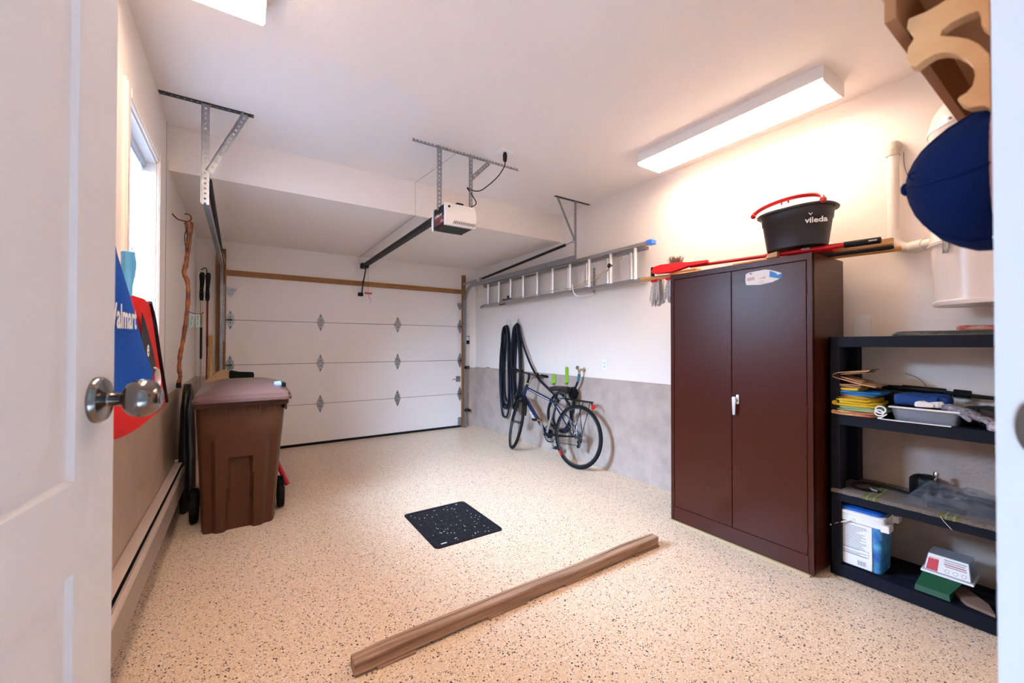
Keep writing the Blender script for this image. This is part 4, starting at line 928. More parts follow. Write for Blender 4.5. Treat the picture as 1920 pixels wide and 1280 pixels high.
def rr(x0, x1, y0, y1, z, r=.04, n=5):
    out = []
    for cx, cy, a0 in ((x1-r, y1-r, 0), (x0+r, y1-r, PI/2), (x0+r, y0+r, PI), (x1-r, y0+r, 1.5*PI)):
        for i in range(n+1): a_ = a0+PI/2*i/n; out.append(V((cx+r*math.cos(a_), cy+r*math.sin(a_), z+.0)))
    return out
def tiltz(ring, k): return [V((p.x, p.y, p.z + k*(p.y-3.36))) for p in ring]
k_ = .035
mb = MB(); mb.loft([tiltz(rr(*q), k_) for q in ((-.270, .302, 3.355, 4.13, .912, .03), (-.272, .304, 3.350, 4.132, .914, .03), (-.274, .306, 3.350, 4.134, .935, .03), (-.266, .298, 3.358, 4.126, .938, .03), (-.262, .294, 3.362, 4.12, .962, .035), (-.250, .282, 3.372, 4.11, .968, .04), (-.20, .23, 3.46, 4.04, .990, .06), (-.15, .17, 3.62, 3.99, 1.012, .08), (-.12, .14, 3.72, 3.96, 1.016, .08))])
lid_ = obj('lid', mb, M_binlid, bn, ang=22)
mb = MB().box((-.10, 4.05, .985), (-.02, 4.09, 1.012), .01).box((.04, 4.05, .985), (.12, 4.09, 1.012), .01); obj('lid_hinge', mb, M_bin, lid_)
for y, s_ in ((4.13, 0),):
    mb = MB().tube([(-.23, 4.10, .93), (-.23, 4.15, .95), (.25, 4.15, .95), (.25, 4.10, .93)], .012, 8); obj('handle_bar', mb, M_bin, bn)
mb = MB().tube([(-.30, 3.80, .122), (.29, 3.80, .122)], .009, 8); obj('axle', mb, M_dsteel, bn)
for x0, x1 in ((-.312, -.262), (.240, .290)):
    mb = MB(); n = 36; sg = -1 if x0 < 0 else 1
    mb.lathe([(.09, 0), (.112, .002), (.120, .010), (.120, .040), (.112, .048), (.09, .05)], (x0, 3.80, .1205), (1, 0, 0), 36)
    for i in range(36):
        a_ = 2*PI*i/36; mb.box((x0+.006, -.003, .1185), (x0+.044, .003, .1225), T=Matrix.Translation((0, 3.80, .1205)) @ Matrix.Rotation(a_, 4, 'X'))
    wh = obj('wheel', mb, M_rubber, bn)
    mb = MB().lathe([(.001, -.004), (.02, -.003), (.088, .006), (.088, .044), (.02, .053), (.001, .054)], (x0, 3.80, .1205), (1, 0, 0), 24); obj('wheel_disc', mb, M_black, wh)
    mb = MB().lathe([(.011, 0), (.009, .008), (.001, .01)], (x1 if sg > 0 else x0, 3.80, .1205), (sg, 0, 0), 12); obj('axle_cap', mb, M_chrome, wh)
# things lying on and behind the bin
obj('tape_roll', MB().lathe([(.016, -.020), (.025, -.020), (.025, .020), (.016, .020), (.016, -.020)], (.225, 3.56, 1.006), (1, .2, .0), 24), M_tub, label='roll of clear tape on the front right corner of the bin lid', cat='tape')
obj('work_glove', MB().box((.225, 3.60, .978), (.285, 3.68, 1.014), .010), M_black, label='small folded dark glove on the right side of the bin lid', cat='glove')
obj('cardboard_box', MB().prism([(-.30, .0), (.09, .0), (.09, .985), (-.10, .985), (-.10, 1.06), (-.15, 1.078), (-.20, 1.05), (-.27, .99)], (0, 4.64, 0.0), (1, 0, 0), (0, 0, 1), .20), M_card, label='brown cardboard carton standing behind the bin', cat='box')
mb = MB(); mb.loft([[V((x, 4.51+.05*math.cos(a_), .986+.9*h+h*math.sin(a_))) for a_ in [2*PI*j/12 for j in range(12)]] for x, h in ((-.096, .040), (-.085, .046), (-.02, .038), (.05, .036), (.085, .034), (.092, .028))])
obj('black_bag', mb, mat('black_fabric', (.004, .004, .005), .85, bump=.4, bs=30, spec=.2), label='folded black fabric bag lying on the carton behind the bin', cat='bag')
sv = thing('snow_brush', (.34, 4.35, .0), 'red snow brush handle poking out low behind the right side of the bin', 'brush')
obj('handle', MB().tube([(.235, 4.33, .50), (.262, 4.30, .26), (.345, 4.22, .05), (.352, 4.215, .035)], [.012, .018, .023, .018], 10), M_red, sv)
mb = MB(); rg = random.Random(2)
for i in range(80): y = rg.uniform(4.28, 4.36); z = rg.uniform(.28, .52); mb.tube([(.225, y, z), (.265+rg.uniform(0, .018), y+rg.uniform(-.01, .01), z)], .0015, 3)
obj('bristles', mb, M_black, sv, kind='stuff')
mb = MB(); rg = random.Random(11); rings = []
for z, s_ in ((0.002, .8), (.15, 1), (.4, 1.05), (.6, .95), (.8, .85), (.92, .7), (.99, .4)):
    rings.append([V((-.362+.052*s_*math.cos(a_)+rg.uniform(-.006, .006), 4.18+.20*s_*math.sin(a_)+rg.uniform(-.02, .02), z)) for a_ in [2*PI*j/16 for j in range(16)]])
mb.loft(rings); obj('black_sack', mb, mat('black_film', (.008, .008, .009), .35, bump=.9, bs=14), label='crumpled black plastic sack between the bin and the left wall', cat='sack', ang=180)

# ------------------------------------------------------------------ stick, poles and tags on the left
ws = thing('walking_stick', (-.39, 3.93, 1.0), 'varnished twisted wooden walking stick hanging on the left wall from a red hook', 'walking stick')
PTS = [(-.341, 2.222), (-.338, 2.13), (-.346, 2.01), (-.356, 1.907), (-.367, 1.838), (-.346, 1.776), (-.341, 1.65), (-.352, 1.488), (-.369, 1.33), (-.384, 1.23), (-.389, 1.131), (-.383, 1.071), (-.391, 1.02)]
pts = spline([(x, 3.88, z) for x, z in PTS], 8); nP = len(pts)
rad = [max(.0155, .0265 - .0008*i) + .0012*math.sin(i*.55)+.001*math.sin(i*1.3) - .003*i/nP for i in range(nP)]
obj('shaft', MB().tube(pts, rad, 14), M_stick, ws)
mb = MB().tube([(-.391, 3.88, 1.025), (-.392, 3.88, .985)], [.0150, .0160], 12); obj('rubber_tip', mb, M_black, ws)
obj('wrist_cord', MB().tube(spline([(-.345, 3.87, 2.19), (-.362, 3.855, 2.12), (-.358, 3.85, 2.05), (-.345, 3.855, 2.0), (-.335, 3.86, 2.08), (-.33, 3.865, 2.18)]), .003, 5), M_black, ws)
M_hookred = mat('hook_red', (.20, .012, .008), .5)
mb = MB().tube(spline([(XL+.004, 3.89, 2.275), (XL+.012, 3.89, 2.262), (-.405, 3.89, 2.238), (-.360, 3.89, 2.230), (-.338, 3.89, 2.236), (-.328, 3.89, 2.258), (-.334, 3.89, 2.278), (-.352, 3.89, 2.286), (-.368, 3.89, 2.282)]), .0045, 8)
obj('wall_hook', mb, M_hookred, label='dark red wire hook on the left wall holding the walking stick', cat='hook')
mb = MB().tube(spline([(XL+.002, 4.77, 1.635), (-.42, 4.77, 1.618), (-.39, 4.77, 1.598), (-.35, 4.77, 1.592), (-.315, 4.77, 1.595), (-.305, 4.77, 1.612)]), .0045, 6)
obj('wall_hook', mb, M_hookred, label='small dark red wire hook holding the pale tags', cat='hook')
M_tag = mat('tag_pale', (.50, .70, .68), .5); M_tagg = mat('tag_edge', (.14, .26, .15), .6)
for i, (x, dx, nm) in enumerate(((-.386, -.014, 'pale green strap tag hanging from the small hook, nearest the walking stick'), (-.347, .0, 'pale green strap tag hanging from the small hook, middle of the three'))):
    t = obj('strap_tag', MB().loft([[V((x+a_+o_, 4.765+b_, z)) for a_, b_ in ((-.015, 0), (.015, 0), (.015, .006), (-.015, .006))] for z, o_ in ((1.59, 0), (1.545, -.002+dx*.3), (1.50, dx*.7), (1.465, dx))]), M_tag, label=nm, cat='tag')
    mb = MB().box((x-.003+dx*.2, 4.7640, 1.535), (x+.003+dx*.2, 4.7648, 1.575)).box((x-.003+dx*.6, 4.7640, 1.485), (x+.003+dx*.6, 4.7648, 1.52)); obj('tag_print', mb, M_ink, t)
    obj('tag_border', MB().box((x-.020+dx, 4.767, 1.462), (x-.012+dx, 4.771, 1.57)), M_tagg, t)
obj('strap_tag', MB().box((-.326, 4.766, 1.475), (-.312, 4.772, 1.582), .002), mat('tag_olive', (.20, .19, .06), .6), label='olive strap tag hanging from the small hook, nearest the trekking poles', cat='tag')
mb = MB().tube(spline([(-.40, YB-.003, 2.17), (-.365, YB-.05, 2.19), (-.345, YB-.09, 2.16), (-.345, YB-.09, 2.10)]), .005, 6); obj('wall_hook', mb, M_black, label='black hook in the far left corner holding the trekking poles', cat='hook')
for i, (x, mt_, nm) in enumerate(((-.384, M_alu, 'grey trekking pole in the far left corner, nearest the wall'), (-.330, mat('pole_red', (.16, .008, .01), .4), 'dark red trekking pole in the far left corner, right of the grey one'))):
    tp = thing('trekking_pole', (x, 5.70, .3), nm, 'trekking pole')
    obj('shaft', MB().tube([(x-.005*i, 5.70, .62), (x, 5.70, 1.30)], .0075, 8).tube([(x, 5.70, 1.28), (x, 5.70, 1.86)], .010, 8), mt_, tp)
    if i == 0: obj('lower_sleeve', MB().tube([(x-.001, 5.70, 1.15), (x, 5.70, 1.50)], .0112, 8), M_black, tp)
    obj('grip', MB().tube([(x, 5.70, 1.80), (x, 5.70, 1.85), (x, 5.70, 1.93), (x+.004, 5.70, 2.00), (x+.004, 5.70, 2.08), (x+.006, 5.70, 2.115)], [.016, .021, .017, .020, .026, .018], 12), M_black, tp)
    obj('basket', MB().lathe([(.012, 0), (.026, .004), (.026, .008), (.012, .014)], (x, 5.70, 1.885 if i else 1.88), n=18), M_black, tp)
    obj('tip', MB().tube([(x-.005*i, 5.70, .55), (x-.005*i, 5.70, .62)], [.003, .0075], 8), M_dsteel, tp)
obj('wood_pole', MB().tube([(-.295, 5.62, .02), (-.298, 5.66, 1.405), (-.298, 5.66, 1.415)], [.018, .018, .013], 12), M_polew, label='plain light wooden pole leaning in the far left corner', cat='pole')

# ------------------------------------------------------------------ shopping bags by the window
def bag(name, x, prof, mt, label, amp, seed, th0=.020, th1=.05):
    """prof: list of (z, y_left, y_right) ; soft bag body with thickness"""
    rg = random.Random(seed); mb = MB(); rings = []
    ph = [rg.uniform(0, 6) for _ in range(4)]
    for q, (z, a_, b_) in enumerate(prof):
        t = q/(len(prof)-1); th = th0+th1*t; ring = []
        for j in range(24):
            s_ = j/23; y = a_+(b_-a_)*s_
            ring.append(V((x+th*(math.sin(PI*s_)**.5) + amp*math.sin(s_*9+ph[0]+z*6)*math.sin(PI*s_), y, z)))
        for j in range(12): s_ = 1-(j+.5)/12; ring.append(V((x-.004, a_+(b_-a_)*s_, z)))
        rings.append(ring)
    mb.loft(rings); return obj(name, mb, mt, ang=60, label=label, cat='bag')
rb = bag('shopping_bag', XL+.080, [(1.495, 2.10, 2.47), (1.475, 2.06, 2.51), (1.42, 2.0, 2.58), (1.265, 1.95, 2.72), (1.12, 1.90, 2.86), (1.02, 1.88, 2.97), (.985, 1.88, 2.99), (.975, 1.93, 2.80)], M_redfab, 'red shopping bag with black side hanging below the window, behind the blue bag', .003, 1, .012, .014)
mb = MB(); e_ = [(1.497, 2.475), (1.42, 2.595), (1.265, 2.735), (1.12, 2.875), (.98, 3.01)]
for i in range(4): mb.bar((XL+.086, e_[i][1], e_[i][0]), (XL+.086, e_[i+1][1], e_[i+1][0]), .014, .016, up=(1, 0, 0))
obj('side_gusset', mb, M_black, rb, label='black edge')
mb = MB(); mb.prism([(y-2.1, z-1.2) for y, z in ((2.16, 1.43), (2.22, 1.40), (2.40, 1.28), (2.50, 1.19), (2.42, 1.165), (2.25, 1.2), (2.15, 1.3))], (XL+.108, 2.10, 1.20), (0, 1, 0), (0, 0, 1), .0015); mb.cur = 1
text_mb('e', .10, (XL+.1105, 2.255, 1.255), (0, 1, 0), (0, 0, 1), mb=mb, m=1, bold=.003)
obj('printed_panel', mb, [M_black, M_paper], rb)
obj('white_swirl', MB().tube(spline([(XL+.108, 2.42, 1.20), (XL+.108, 2.50, 1.18), (XL+.109, 2.52, 1.13), (XL+.109, 2.46, 1.08)]), .014, 6, flat=.2), M_paper, rb)
bb = bag('shopping_bag', XL+.190, [(1.550, 1.00, 1.29), (1.545, 1.00, 1.312), (1.516, .98, 1.341), (1.473, .97, 1.409), (1.426, .96, 1.485), (1.372, .95, 1.557), (1.295, .94, 1.662), (1.220, .94, 1.800), (1.195, .95, 1.824), (1.172, .96, 1.75), (1.165, 1.0, 1.56)], M_blue, 'bright blue shopping bag hanging nearest the white door', .003, 2, .006, .012)
mb = MB(); text_mb('Walmart', .078, (XL+.2085, 1.155, 1.338), (.0, 1, .02), (0, -.02, 1), mb=mb, bold=.002, th=.001); obj('lettering', mb, M_paper, bb)
obj('carry_handle', MB().tube(spline([(XL+.195, 1.27, 1.545), (XL+.19, 1.25, 1.58), (XL+.18, 1.18, 1.61), (XL+.19, 1.10, 1.58), (XL+.195, 1.08, 1.545)]), .008, 6, flat=.4), mat('strap_blue', (.01, .06, .36), .6), bb)
mb = MB(); mb.loft([[V((XL+.165+.015*math.cos(a_), 1.60+.05*s_*math.sin(a_)+dy, z)) for a_ in [2*PI*j/12 for j in range(12)]] for z, s_, dy in ((1.570, .3, -.01), (1.566, .6, -.01), (1.55, .85, 0), (1.53, .9, 0), (1.505, .7, -.01), (1.475, .45, -.03), (1.44, .3, -.04))])
obj('film_bag', mb, M_lblue, label='small light blue plastic bag bunched behind the blue bag', cat='bag')
for y, z, x2 in ((1.18, 1.59, .175), (2.15, 1.49, .06)):
    obj('bag_hook', MB().tube(spline([(XL+.001, y, z+.02), (XL+x2*.6, y, z+.0), (XL+x2, y, z+.01), (XL+x2+.01, y, z+.025)]), .005, 6), M_hookred, label='wall hook holding the blue bag' if y < 2 else 'wall hook holding the red bag', cat='hook')

# ------------------------------------------------------------------ black shelf unit
sh = thing('shelf_unit', (3.0, .51, 0), 'black plastic four-tier shelf unit between brown cabinet and doorway', 'shelf')
SX0, SX1, SY0, SY1 = 2.815, 3.175, .085, .945
tops = [.072, .485, .915, 1.352]
for i, z in enumerate(tops):
    mb = MB(); hgt = .058 if i else .066
    mb.box((SX0, SY0, z-hgt), (SX0+.012, SY1, z), .002).box((SX1-.012, SY0, z-hgt), (SX1, SY1, z), .002).box((SX0, SY0, z-hgt), (SX1, SY0+.012, z), .002).box((SX0, SY1-.012, z-hgt), (SX1, SY1, z), .002)
    if i:
        mb.box((SX0+.002, SY0+.002, z-.008), (SX1-.002, SY1-.002, z-.0005))
    else:
        nb = 7
        for k in range(nb+1):
            y = SY0+(SY1-SY0)*k/nb; mb.box((SX0+.002, max(SY0, y-.009), z-.008), (SX1-.002, min(SY1, y+.009), z-.0004))
        for k in range(5): x = SX0+.02+(SX1-SX0-.04)*k/4; mb.box((x-.012, SY0+.002, z-.009), (x+.012, SY1-.002, z-.0006))
    o = obj('shelf', mb, M_shelf, sh)
    if not i:
        mb = MB()
        for k in range(26): x = SX0+.015+k*.013; mb.box((x-.0028, SY0+.003, z-.007), (x+.0028, SY1-.003, z-.0002))
        obj('grille', mb, M_shelf, o)
for x0, x1 in ((SX0+.004, SX0+.085), (SX1-.085, SX1-.004)):
    for y0, y1 in ((SY1-.05, SY1-.004), (SY0+.004, SY0+.05)):
        mb = MB()
        for i in range(3): mb.box((x0, y0, tops[i]), (x1, y1, tops[i+1]-.05), .004)
        obj('leg', mb, M_shelf, sh)
mb = MB()
for i in range(3): mb.box((SX0+.08, SY1-.012, tops[i]), (SX1-.08, SY1-.006, tops[i+1]-.05))
obj('end_panel', mb, M_shelf, sh)
def slab(x0, x1, y0, y1, z0, z1, seed, amp=.006, n=10, bulge=.3):
    """folded cloth: soft flattened slab with wavy edge"""
    rg = random.Random(seed); ph = [rg.uniform(0, 6) for _ in range(6)]; mb = MB(); cx, cy, cz = (x0+x1)/2, (y0+y1)/2, (z0+z1)/2; rings = []
    N = 40; prof = [(.0, -.5), (.90, -.5), (.98, -.42), (1.0, 0), (.98, .42), (.90, .5), (.5, .5+bulge*.3), (0, .5+bulge*.35)]
    for r_, h in prof:
        ring = []
        for i in range(N):
            t = 2*PI*i/N; e = 5; c_, s_ = math.cos(t), math.sin(t)
            ux = abs(c_)**(2/e)*math.copysign(1, c_); uy = abs(s_)**(2/e)*math.copysign(1, s_)
            wv = amp*(math.sin(3*t+ph[0])+.6*math.sin(7*t+ph[1]))
            ring.append(V((cx+(ux*(x1-x0)/2+wv*ux)*r_, cy+(uy*(y1-y0)/2+wv*uy)*r_, cz+h*(z1-z0)+ (amp*.7*math.sin(5*t+ph[2])*r_ if h > .1 else 0))))
        rings.append(ring)
    return mb.loft(rings)
def folds(name, x0, x1, y0, y1, z0, z1, mt, label, cat, k, seed, group=None):
    """stack of k folded layers, open edge to the room"""
    mb = MB(); h = (z1-z0)/k; rg = random.Random(seed)
    for i in range(k):
        dx = rg.uniform(0, .012)
        mb2 = slab(x0+dx, x1-rg.uniform(0, .02), y0+rg.uniform(0, .02), y1-rg.uniform(0, .02), z0+i*h+.0003, z0+(i+1)*h-.001, seed*7+i, .004, bulge=.05)
        mb.add(mb2.v, mb2.f)
    for i in range(0, k-1, 2):   # rounded fold joining layers at the left
        mb.tube([(x0+.02, y1-.012, z0+(i+1)*h), (x1-.03, y1-.012, z0+(i+1)*h)], h*.95, 8)
    return obj(name, mb, mt, label=label, cat=cat, group=group, ang=60)
Z2 = .9155
folds('folded_cloth', 2.79, 3.06, .725, .935, Z2, .940, mat('cloth_redgreen', (.45, .07, .05), .8, col2=(.70, .45, .20), vs=9), 'red and orange folded cloth at the bottom of the cloth pile', 'cloth', 2, 1)
folds('folded_cloth', 2.80, 3.05, .705, .925, .9405, .966, M_green, 'pale green folded cloth low in the cloth pile', 'cloth', 2, 2)
folds('folded_cloth', 2.79, 3.04, .730, .930, .9665, 1.008, M_yellow, 'yellow knitted cloth in the middle of the cloth pile', 'cloth', 3, 3)
folds('folded_cloth', 2.81, 3.05, .735, .925, 1.0085, 1.026, mat('cloth_stripe', (.70, .50, .06), .7, col2=(.45, .05, .04), vs=14), 'yellow cloth with red band under the blue cloth', 'cloth', 2, 4)
folds('folded_cloth', 2.80, 3.06, .715, .928, 1.0265, 1.050, mat('cloth_azure', (.01, .16, .42), .7, bump=.3, bs=40), 'blue folded cloth near the top of the cloth pile', 'cloth', 2, 5)
folds('folded_cloth', 2.82, 3.00, .800, .928, 1.0505, 1.070, mat('cloth_sun', (.82, .48, .02), .7), 'bright orange-yellow folded cloth just under the brown ones', 'cloth', 1, 6)
mb = MB()
def fold_sheet(mb, path, x0, x1, th):
    pts = spline([(0, y, z) for y, z in path], 6); rows = []
    for k in range(5):
        x = x0+(x1-x0)*k/4; rows.append([V((x, p.y-.006*math.sin(k*1.9+p.z*40), p.z+.003*math.sin(k*1.3+p.y*30))) for p in pts])
    mb.grid(rows); mb.grid([[p-V((0, 0, th)) for p in r] for r in rows]); n_ = len(rows[0])
    for r in (0, 4): mb.grid([[p for p in rows[r]], [p-V((0, 0, th)) for p in rows[r]]])
fold_sheet(mb, [(.765, 1.172), (.84, 1.158), (.905, 1.150), (.933, 1.138), (.925, 1.124), (.86, 1.106), (.79, 1.094), (.735, 1.082)], 2.815, 2.99, .005)
fold_sheet(mb, [(.785, 1.158), (.86, 1.146), (.905, 1.138), (.912, 1.130), (.87, 1.118), (.80, 1.104)], 2.83, 3.00, .004)
fold_sheet(mb, [(.80, 1.088), (.87, 1.084), (.925, 1.082), (.93, 1.078), (.90, 1.076), (.80, 1.0765)], 2.82, 3.00, .004)
obj('folded_cloth', mb, M_tan, label='tan leather-like cloth folded over on top of the cloth pile', cat='cloth', ang=50)
# tray with contents
ty0, ty1, tx0, tx1 = .435, .690, 2.835, 3.03
tr = thing('plastic_tray', ((tx0+tx1)/2, (ty0+ty1)/2, Z2), 'translucent grey plastic tray of rags in the middle of the second shelf', 'tray')
mb = MB(); mb.loft([rr(tx0+a_, tx1-a_, ty0+a_, ty1-a_, Z2+z, .02) for a_, z in ((.018, .004), (.014, .0005), (.004, .060), (-.004, .066), (-.004, .070), (.002, .070), (.008, .062), (.018, .008))]); obj('tray_body', mb, M_tub, tr, ang=30)
mb = MB().tube([(tx0-.006, ty0, Z2+.068), (tx0-.006, ty1, Z2+.068)], .005, 6); obj('tray_rim', mb, M_paper, tr)
o = obj('rag', slab(tx0+.02, tx1-.02, ty0+.03, ty1-.02, Z2+.012, Z2+.05, 21, .008), M_grey, label='grey crumpled rag filling the plastic tray', cat='rag')
o = obj('rag', slab(2.90, 3.10, .50, .70, Z2+.078, Z2+.125, 22, .012, bulge=.5), M_bcloth, label='dark blue rag heaped on the tray', cat='rag', ang=60)
obj('paper_scrap', slab(2.84, 2.92, .50, .60, Z2+.080, Z2+.100, 23, .012), M_paper, label='white crumpled scrap on the front of the tray', cat='paper')
mb = MB(); rg = random.Random(8)
for k in range(2):
    mb.tube(arc((2.80+.006*k, .715+.008*k, Z2+.050-.018*k), .022-.003*k, 0, 2*PI, 18, (.3, 1, 0), (.1, 0, .8)), .004, 6)
mb.tube(spline([(2.80, .69, Z2+.03), (2.795, .71, Z2+.012), (2.80, .725, Z2+.004), (2.79, .66, Z2+.003), (2.795, .55, Z2+.003), (2.80, .46, Z2+.003)]), .003, 6)
obj('white_cord', mb, M_paper, label='white loop of cord hanging at the left end of the tray', cat='cord')
# glove
gl = thing('grip_glove', (2.90, .42, Z2), 'grey textured work glove drooping over the right end of the tray', 'glove')
gm = MB()
def finger(p, q, r_, bend): gm.tube(spline([p, (V(p)+V(q))/2+V((0, 0, bend)), q], 5), [r_*.9]*3+[r_]*5+[r_*.9, r_*.75, r_*.4], 10)
gm.loft([[V((2.87+.035*math.cos(a_)*s_+dx, y, Z2+h+.018*math.sin(a_)*s_)) for a_ in [2*PI*j/14 for j in range(14)]] for y, h, s_, dx in ((.50, .085, .75, 0), (.48, .086, 1, 0), (.44, .076, 1.25, 0), (.40, .060, 1.3, 0), (.375, .048, 1.1, 0))])
for i, (dx, L_) in enumerate(((-.030, .055), (-.010, .07), (.010, .072), (.030, .06))): finger((2.87+dx, .385, Z2+.052), (2.868+dx*1.4, .385-L_, Z2+.018), .0105, .008)
finger((2.845, .45, Z2+.07), (2.815, .40, Z2+.035), .011, .006)
obj('glove_body', gm, M_grip, gl)
obj('dark_rag', slab(2.93, 3.12, .20, .43, Z2+.001, Z2+.075, 30, .018, bulge=.6), mat('oily_black', (.015, .014, .013), .6, bump=.7, bs=30), label='black crumpled rag behind the glove on the second shelf', cat='rag', ang=60)
obj('printed_rag', slab(2.82, 2.92, .22, .355, Z2+.001, Z2+.036, 31, .010), mat('print_cloth', (.62, .60, .66), .8, col2=(.15, .12, .18), vs=35), label='white rag with dark print at the right front of the second shelf', cat='rag')
cg = thing('caulk_gun', (3.10, .6, Z2+.15), 'long black tool with round barrel lying at the back of the second shelf', 'tool')
obj('barrel', MB().tube([(3.12, .70, Z2+.150), (3.115, .53, Z2+.143)], .016, 14), M_black, cg)
obj('rod', MB().tube([(3.115, .53, Z2+.138), (3.105, .40, Z2+.128), (3.10, .10, Z2+.118)], [.011, .010, .007], 10).tube([(3.125, .86, Z2+.150), (3.12, .70, Z2+.145)], [.010, .016], 10), M_black, cg)
obj('collar', MB().tube([(3.113, .50, Z2+.140), (3.11, .44, Z2+.136)], .020, 14), M_rubber, cg)
obj('tool_case', slab(3.04, 3.165, .60, .92, Z2+.001, Z2+.132, 33, .004, bulge=.05), M_black, label='black soft case at the back of the second shelf behind the cloths', cat='case', ang=60)
mb = MB().tube(spline([(3.165, .60, Z2+.135), (3.16, .64, Z2+.20), (3.16, .70, Z2+.23)]), .0012, 4); obj('bent_wire', mb, M_dsteel, label='thin bent wire poking up at the back of the second shelf', cat='wire')

# top shelf
mb = MB(); zt = 1.3525
for i in range(4):
    m2_ = slab(2.822+.004*i, 3.10, .10, .700-.012*(i == 0)-.006*i, zt+.0062*i, zt+.0062*(i+1)-.0006, 40+i, .002, bulge=0); mb.add(m2_.v, m2_.f)
obj('folded_mat', mb, mat('mat_grey', (.16, .15, .14), .9, bump=.6, bs=140, col2=(.22, .21, .20), vs=50), label='grey felt mat folded in layers on the top shelf', cat='mat', ang=60)
obj('patterned_cloth', slab(2.90, 3.06, .15, .455, 1.378, 1.398, 50, .006), mat('cloth_flower', (.62, .50, .38), .8, col2=(.50, .05, .04), vs=22), label='cream cloth with red flowers on top of the grey mat', cat='cloth')
# third shelf
Z3 = .4855
rows = []
mb = MB(); ny = 40
for i in range(ny+1):
    y = .10+(.935-.10)*i/ny; w_ = .004*math.sin(i*1.7)
    rows.append([V((x, y, Z3+.004+h)) for x, h in ((2.803+w_, -.012), (2.808+w_, -.002), (2.816, .003), (2.90, .002), (3.0, .003), (3.08, .003), (3.165, .003))])
mb.grid(rows); mb.grid([[p-V((0, 0, .0035)) for p in r] for r in rows]); rn = obj('woven_runner', mb, M_runner, label='brown woven runner with green stripes covering the third shelf', cat='runner')
bt = thing('black_belt', (3.02, .7, Z3), 'curled black strap lying on the woven runner of the third shelf', 'strap')
obj('strap', MB().tube(spline([(2.93, .795, Z3+.016), (2.885, .815, Z3+.018), (2.90, .86, Z3+.02), (2.99, .865, Z3+.022), (3.03, .80, Z3+.022), (3.02, .70, Z3+.022), (2.99, .60, Z3+.022)]), .011, 8, flat=.5), M_black, bt)
obj('buckle', MB().tube([(2.93, .795, Z3+.016), (2.925, .76, Z3+.013)], [.013, .010], 8), M_dsteel, bt)
obj('tool_pouch', slab(3.05, 3.15, .56, .66, Z3+.008, Z3+.10, 60, .01, bulge=.4), M_black, label='small black pouch behind the clear bag on the third shelf', cat='pouch', ang=60)
obj('chrome_socket', MB().tube([(3.06, .575, Z3+.075), (3.09, .565, Z3+.125)], .008, 12).lathe([(.010, 0), (.012, .004), (.012, .02), (.008, .022)], (3.088, .566, Z3+.120), (.4, -.1, 1), 12), M_chrome, label='small chrome tool standing beside the black pouch', cat='tool')
cbg = thing('clear_bag', (2.97, .45, Z3), 'crinkled clear plastic bag with grey box inside on the third shelf', 'bag')
mb = MB(); rg = random.Random(14); rows = []
for i in range(25):
    t = i/24; row = []
    for j in range(21):
        s_ = j/20; x = 2.835+.30*s_; y = .655-.40*t
        e = min(1, 5*s_+.02)*min(1, 5*(1-s_)+.05)*min(1, 6*t+.02)*min(1, 3*(1-t)+.02)
        row.append(V((x+rg.uniform(-.004, .004), y+rg.uniform(-.004, .004), Z3+.010+e*(.055+.035*s_)+rg.uniform(-.009, .011)*(e+.2))))
    rows.append(row)
mb.grid(rows); obj('plastic_film', mb, M_clear, cbg, ang=15)
obj('inner_box', MB().box((2.92, .34, Z3+.009), (3.08, .58, Z3+.058), .004), mat('case_grey', (.035, .04, .055), .5), cbg)
obj('leaflet', MB().box((2.99, .36, Z3+.059), (3.07, .54, Z3+.061)), mat('leaflet', (.09, .12, .17), .5), cbg)
obj('black_tool', MB().box((2.86, .42, Z3+.009), (2.905, .56, Z3+.034), .008), M_black, label='flat black tool under the front edge of the clear bag', cat='tool')
obj('paper_sack', slab(2.86, 3.12, .09, .31, Z3+.009, Z3+.07, 71, .012, bulge=.4), mat('kraft_grey', (.17, .14, .13), .8, bump=.5, bs=20), label='dull brown paper sack at the right end of the third shelf', cat='sack', ang=60)
obj('loose_string', MB().tube(spline([(2.806, .50, Z3-.004), (2.803, .49, Z3-.02), (2.806, .475, Z3-.04), (2.803, .46, Z3-.055)]), .0012, 4), M_paper, label='short white string hanging over the third shelf edge', cat='string')

# bottom shelf: detergent bucket
bu = thing('detergent_bucket', (2.93, .835, .0725), 'square white and blue lidded bucket with paper label on the bottom shelf', 'bucket')
M_bluepl = mat('lid_blue', (.01, .12, .50), .35); M_labelb = mat('label_blue', (.01, .10, .40), .35, col2=(.10, .42, .68), vs=18)
q0x, q1x, q0y, q1y, Zb = 2.845, 3.035, .722, .935, .0728
mb = MB().loft([rr(q0x+a_, q1x-a_, q0y+a_, q1y-a_, Zb+z, .022) for a_, z in ((.014, 0), (.010, .002), (0, .29), (.004, .292))]); obj('body', mb, M_labelb, bu)
mb = MB().loft([rr(q0x-a_, q1x+a_, q0y-a_, q1y+a_, Zb+z, .026) for a_, z in ((.001, .245), (.008, .25), (.009, .285), (.006, .288), (.010, .292), (.010, .306), (.002, .308))]); obj('collar', mb, M_paper, bu)
mb = MB().loft([rr(q0x-a_, q1x+a_, q0y-a_, q1y+a_, Zb+z, .026) for a_, z in ((-.004, .306), (-.002, .322), (-.02, .330))]); obj('lid', mb, M_bluepl, bu)
mb = MB().box((q0x-.003+.001, q0y+.045, Zb+.008), (q0x+.014, q1y-.018, Zb+.243), .002)
lb = obj('label', mb, M_paper, bu)
mb = MB(); xx = q0x-.0026; rg = random.Random(6); z = Zb+.225
while z > Zb+.065:
    L_ = rg.uniform(.07, .125); 
    if not (Zb+.085 < z < Zb+.093): mb.box((xx, q1y-.032-L_, z), (xx+.001, q1y-.032, z+.0028))
    z -= .0078
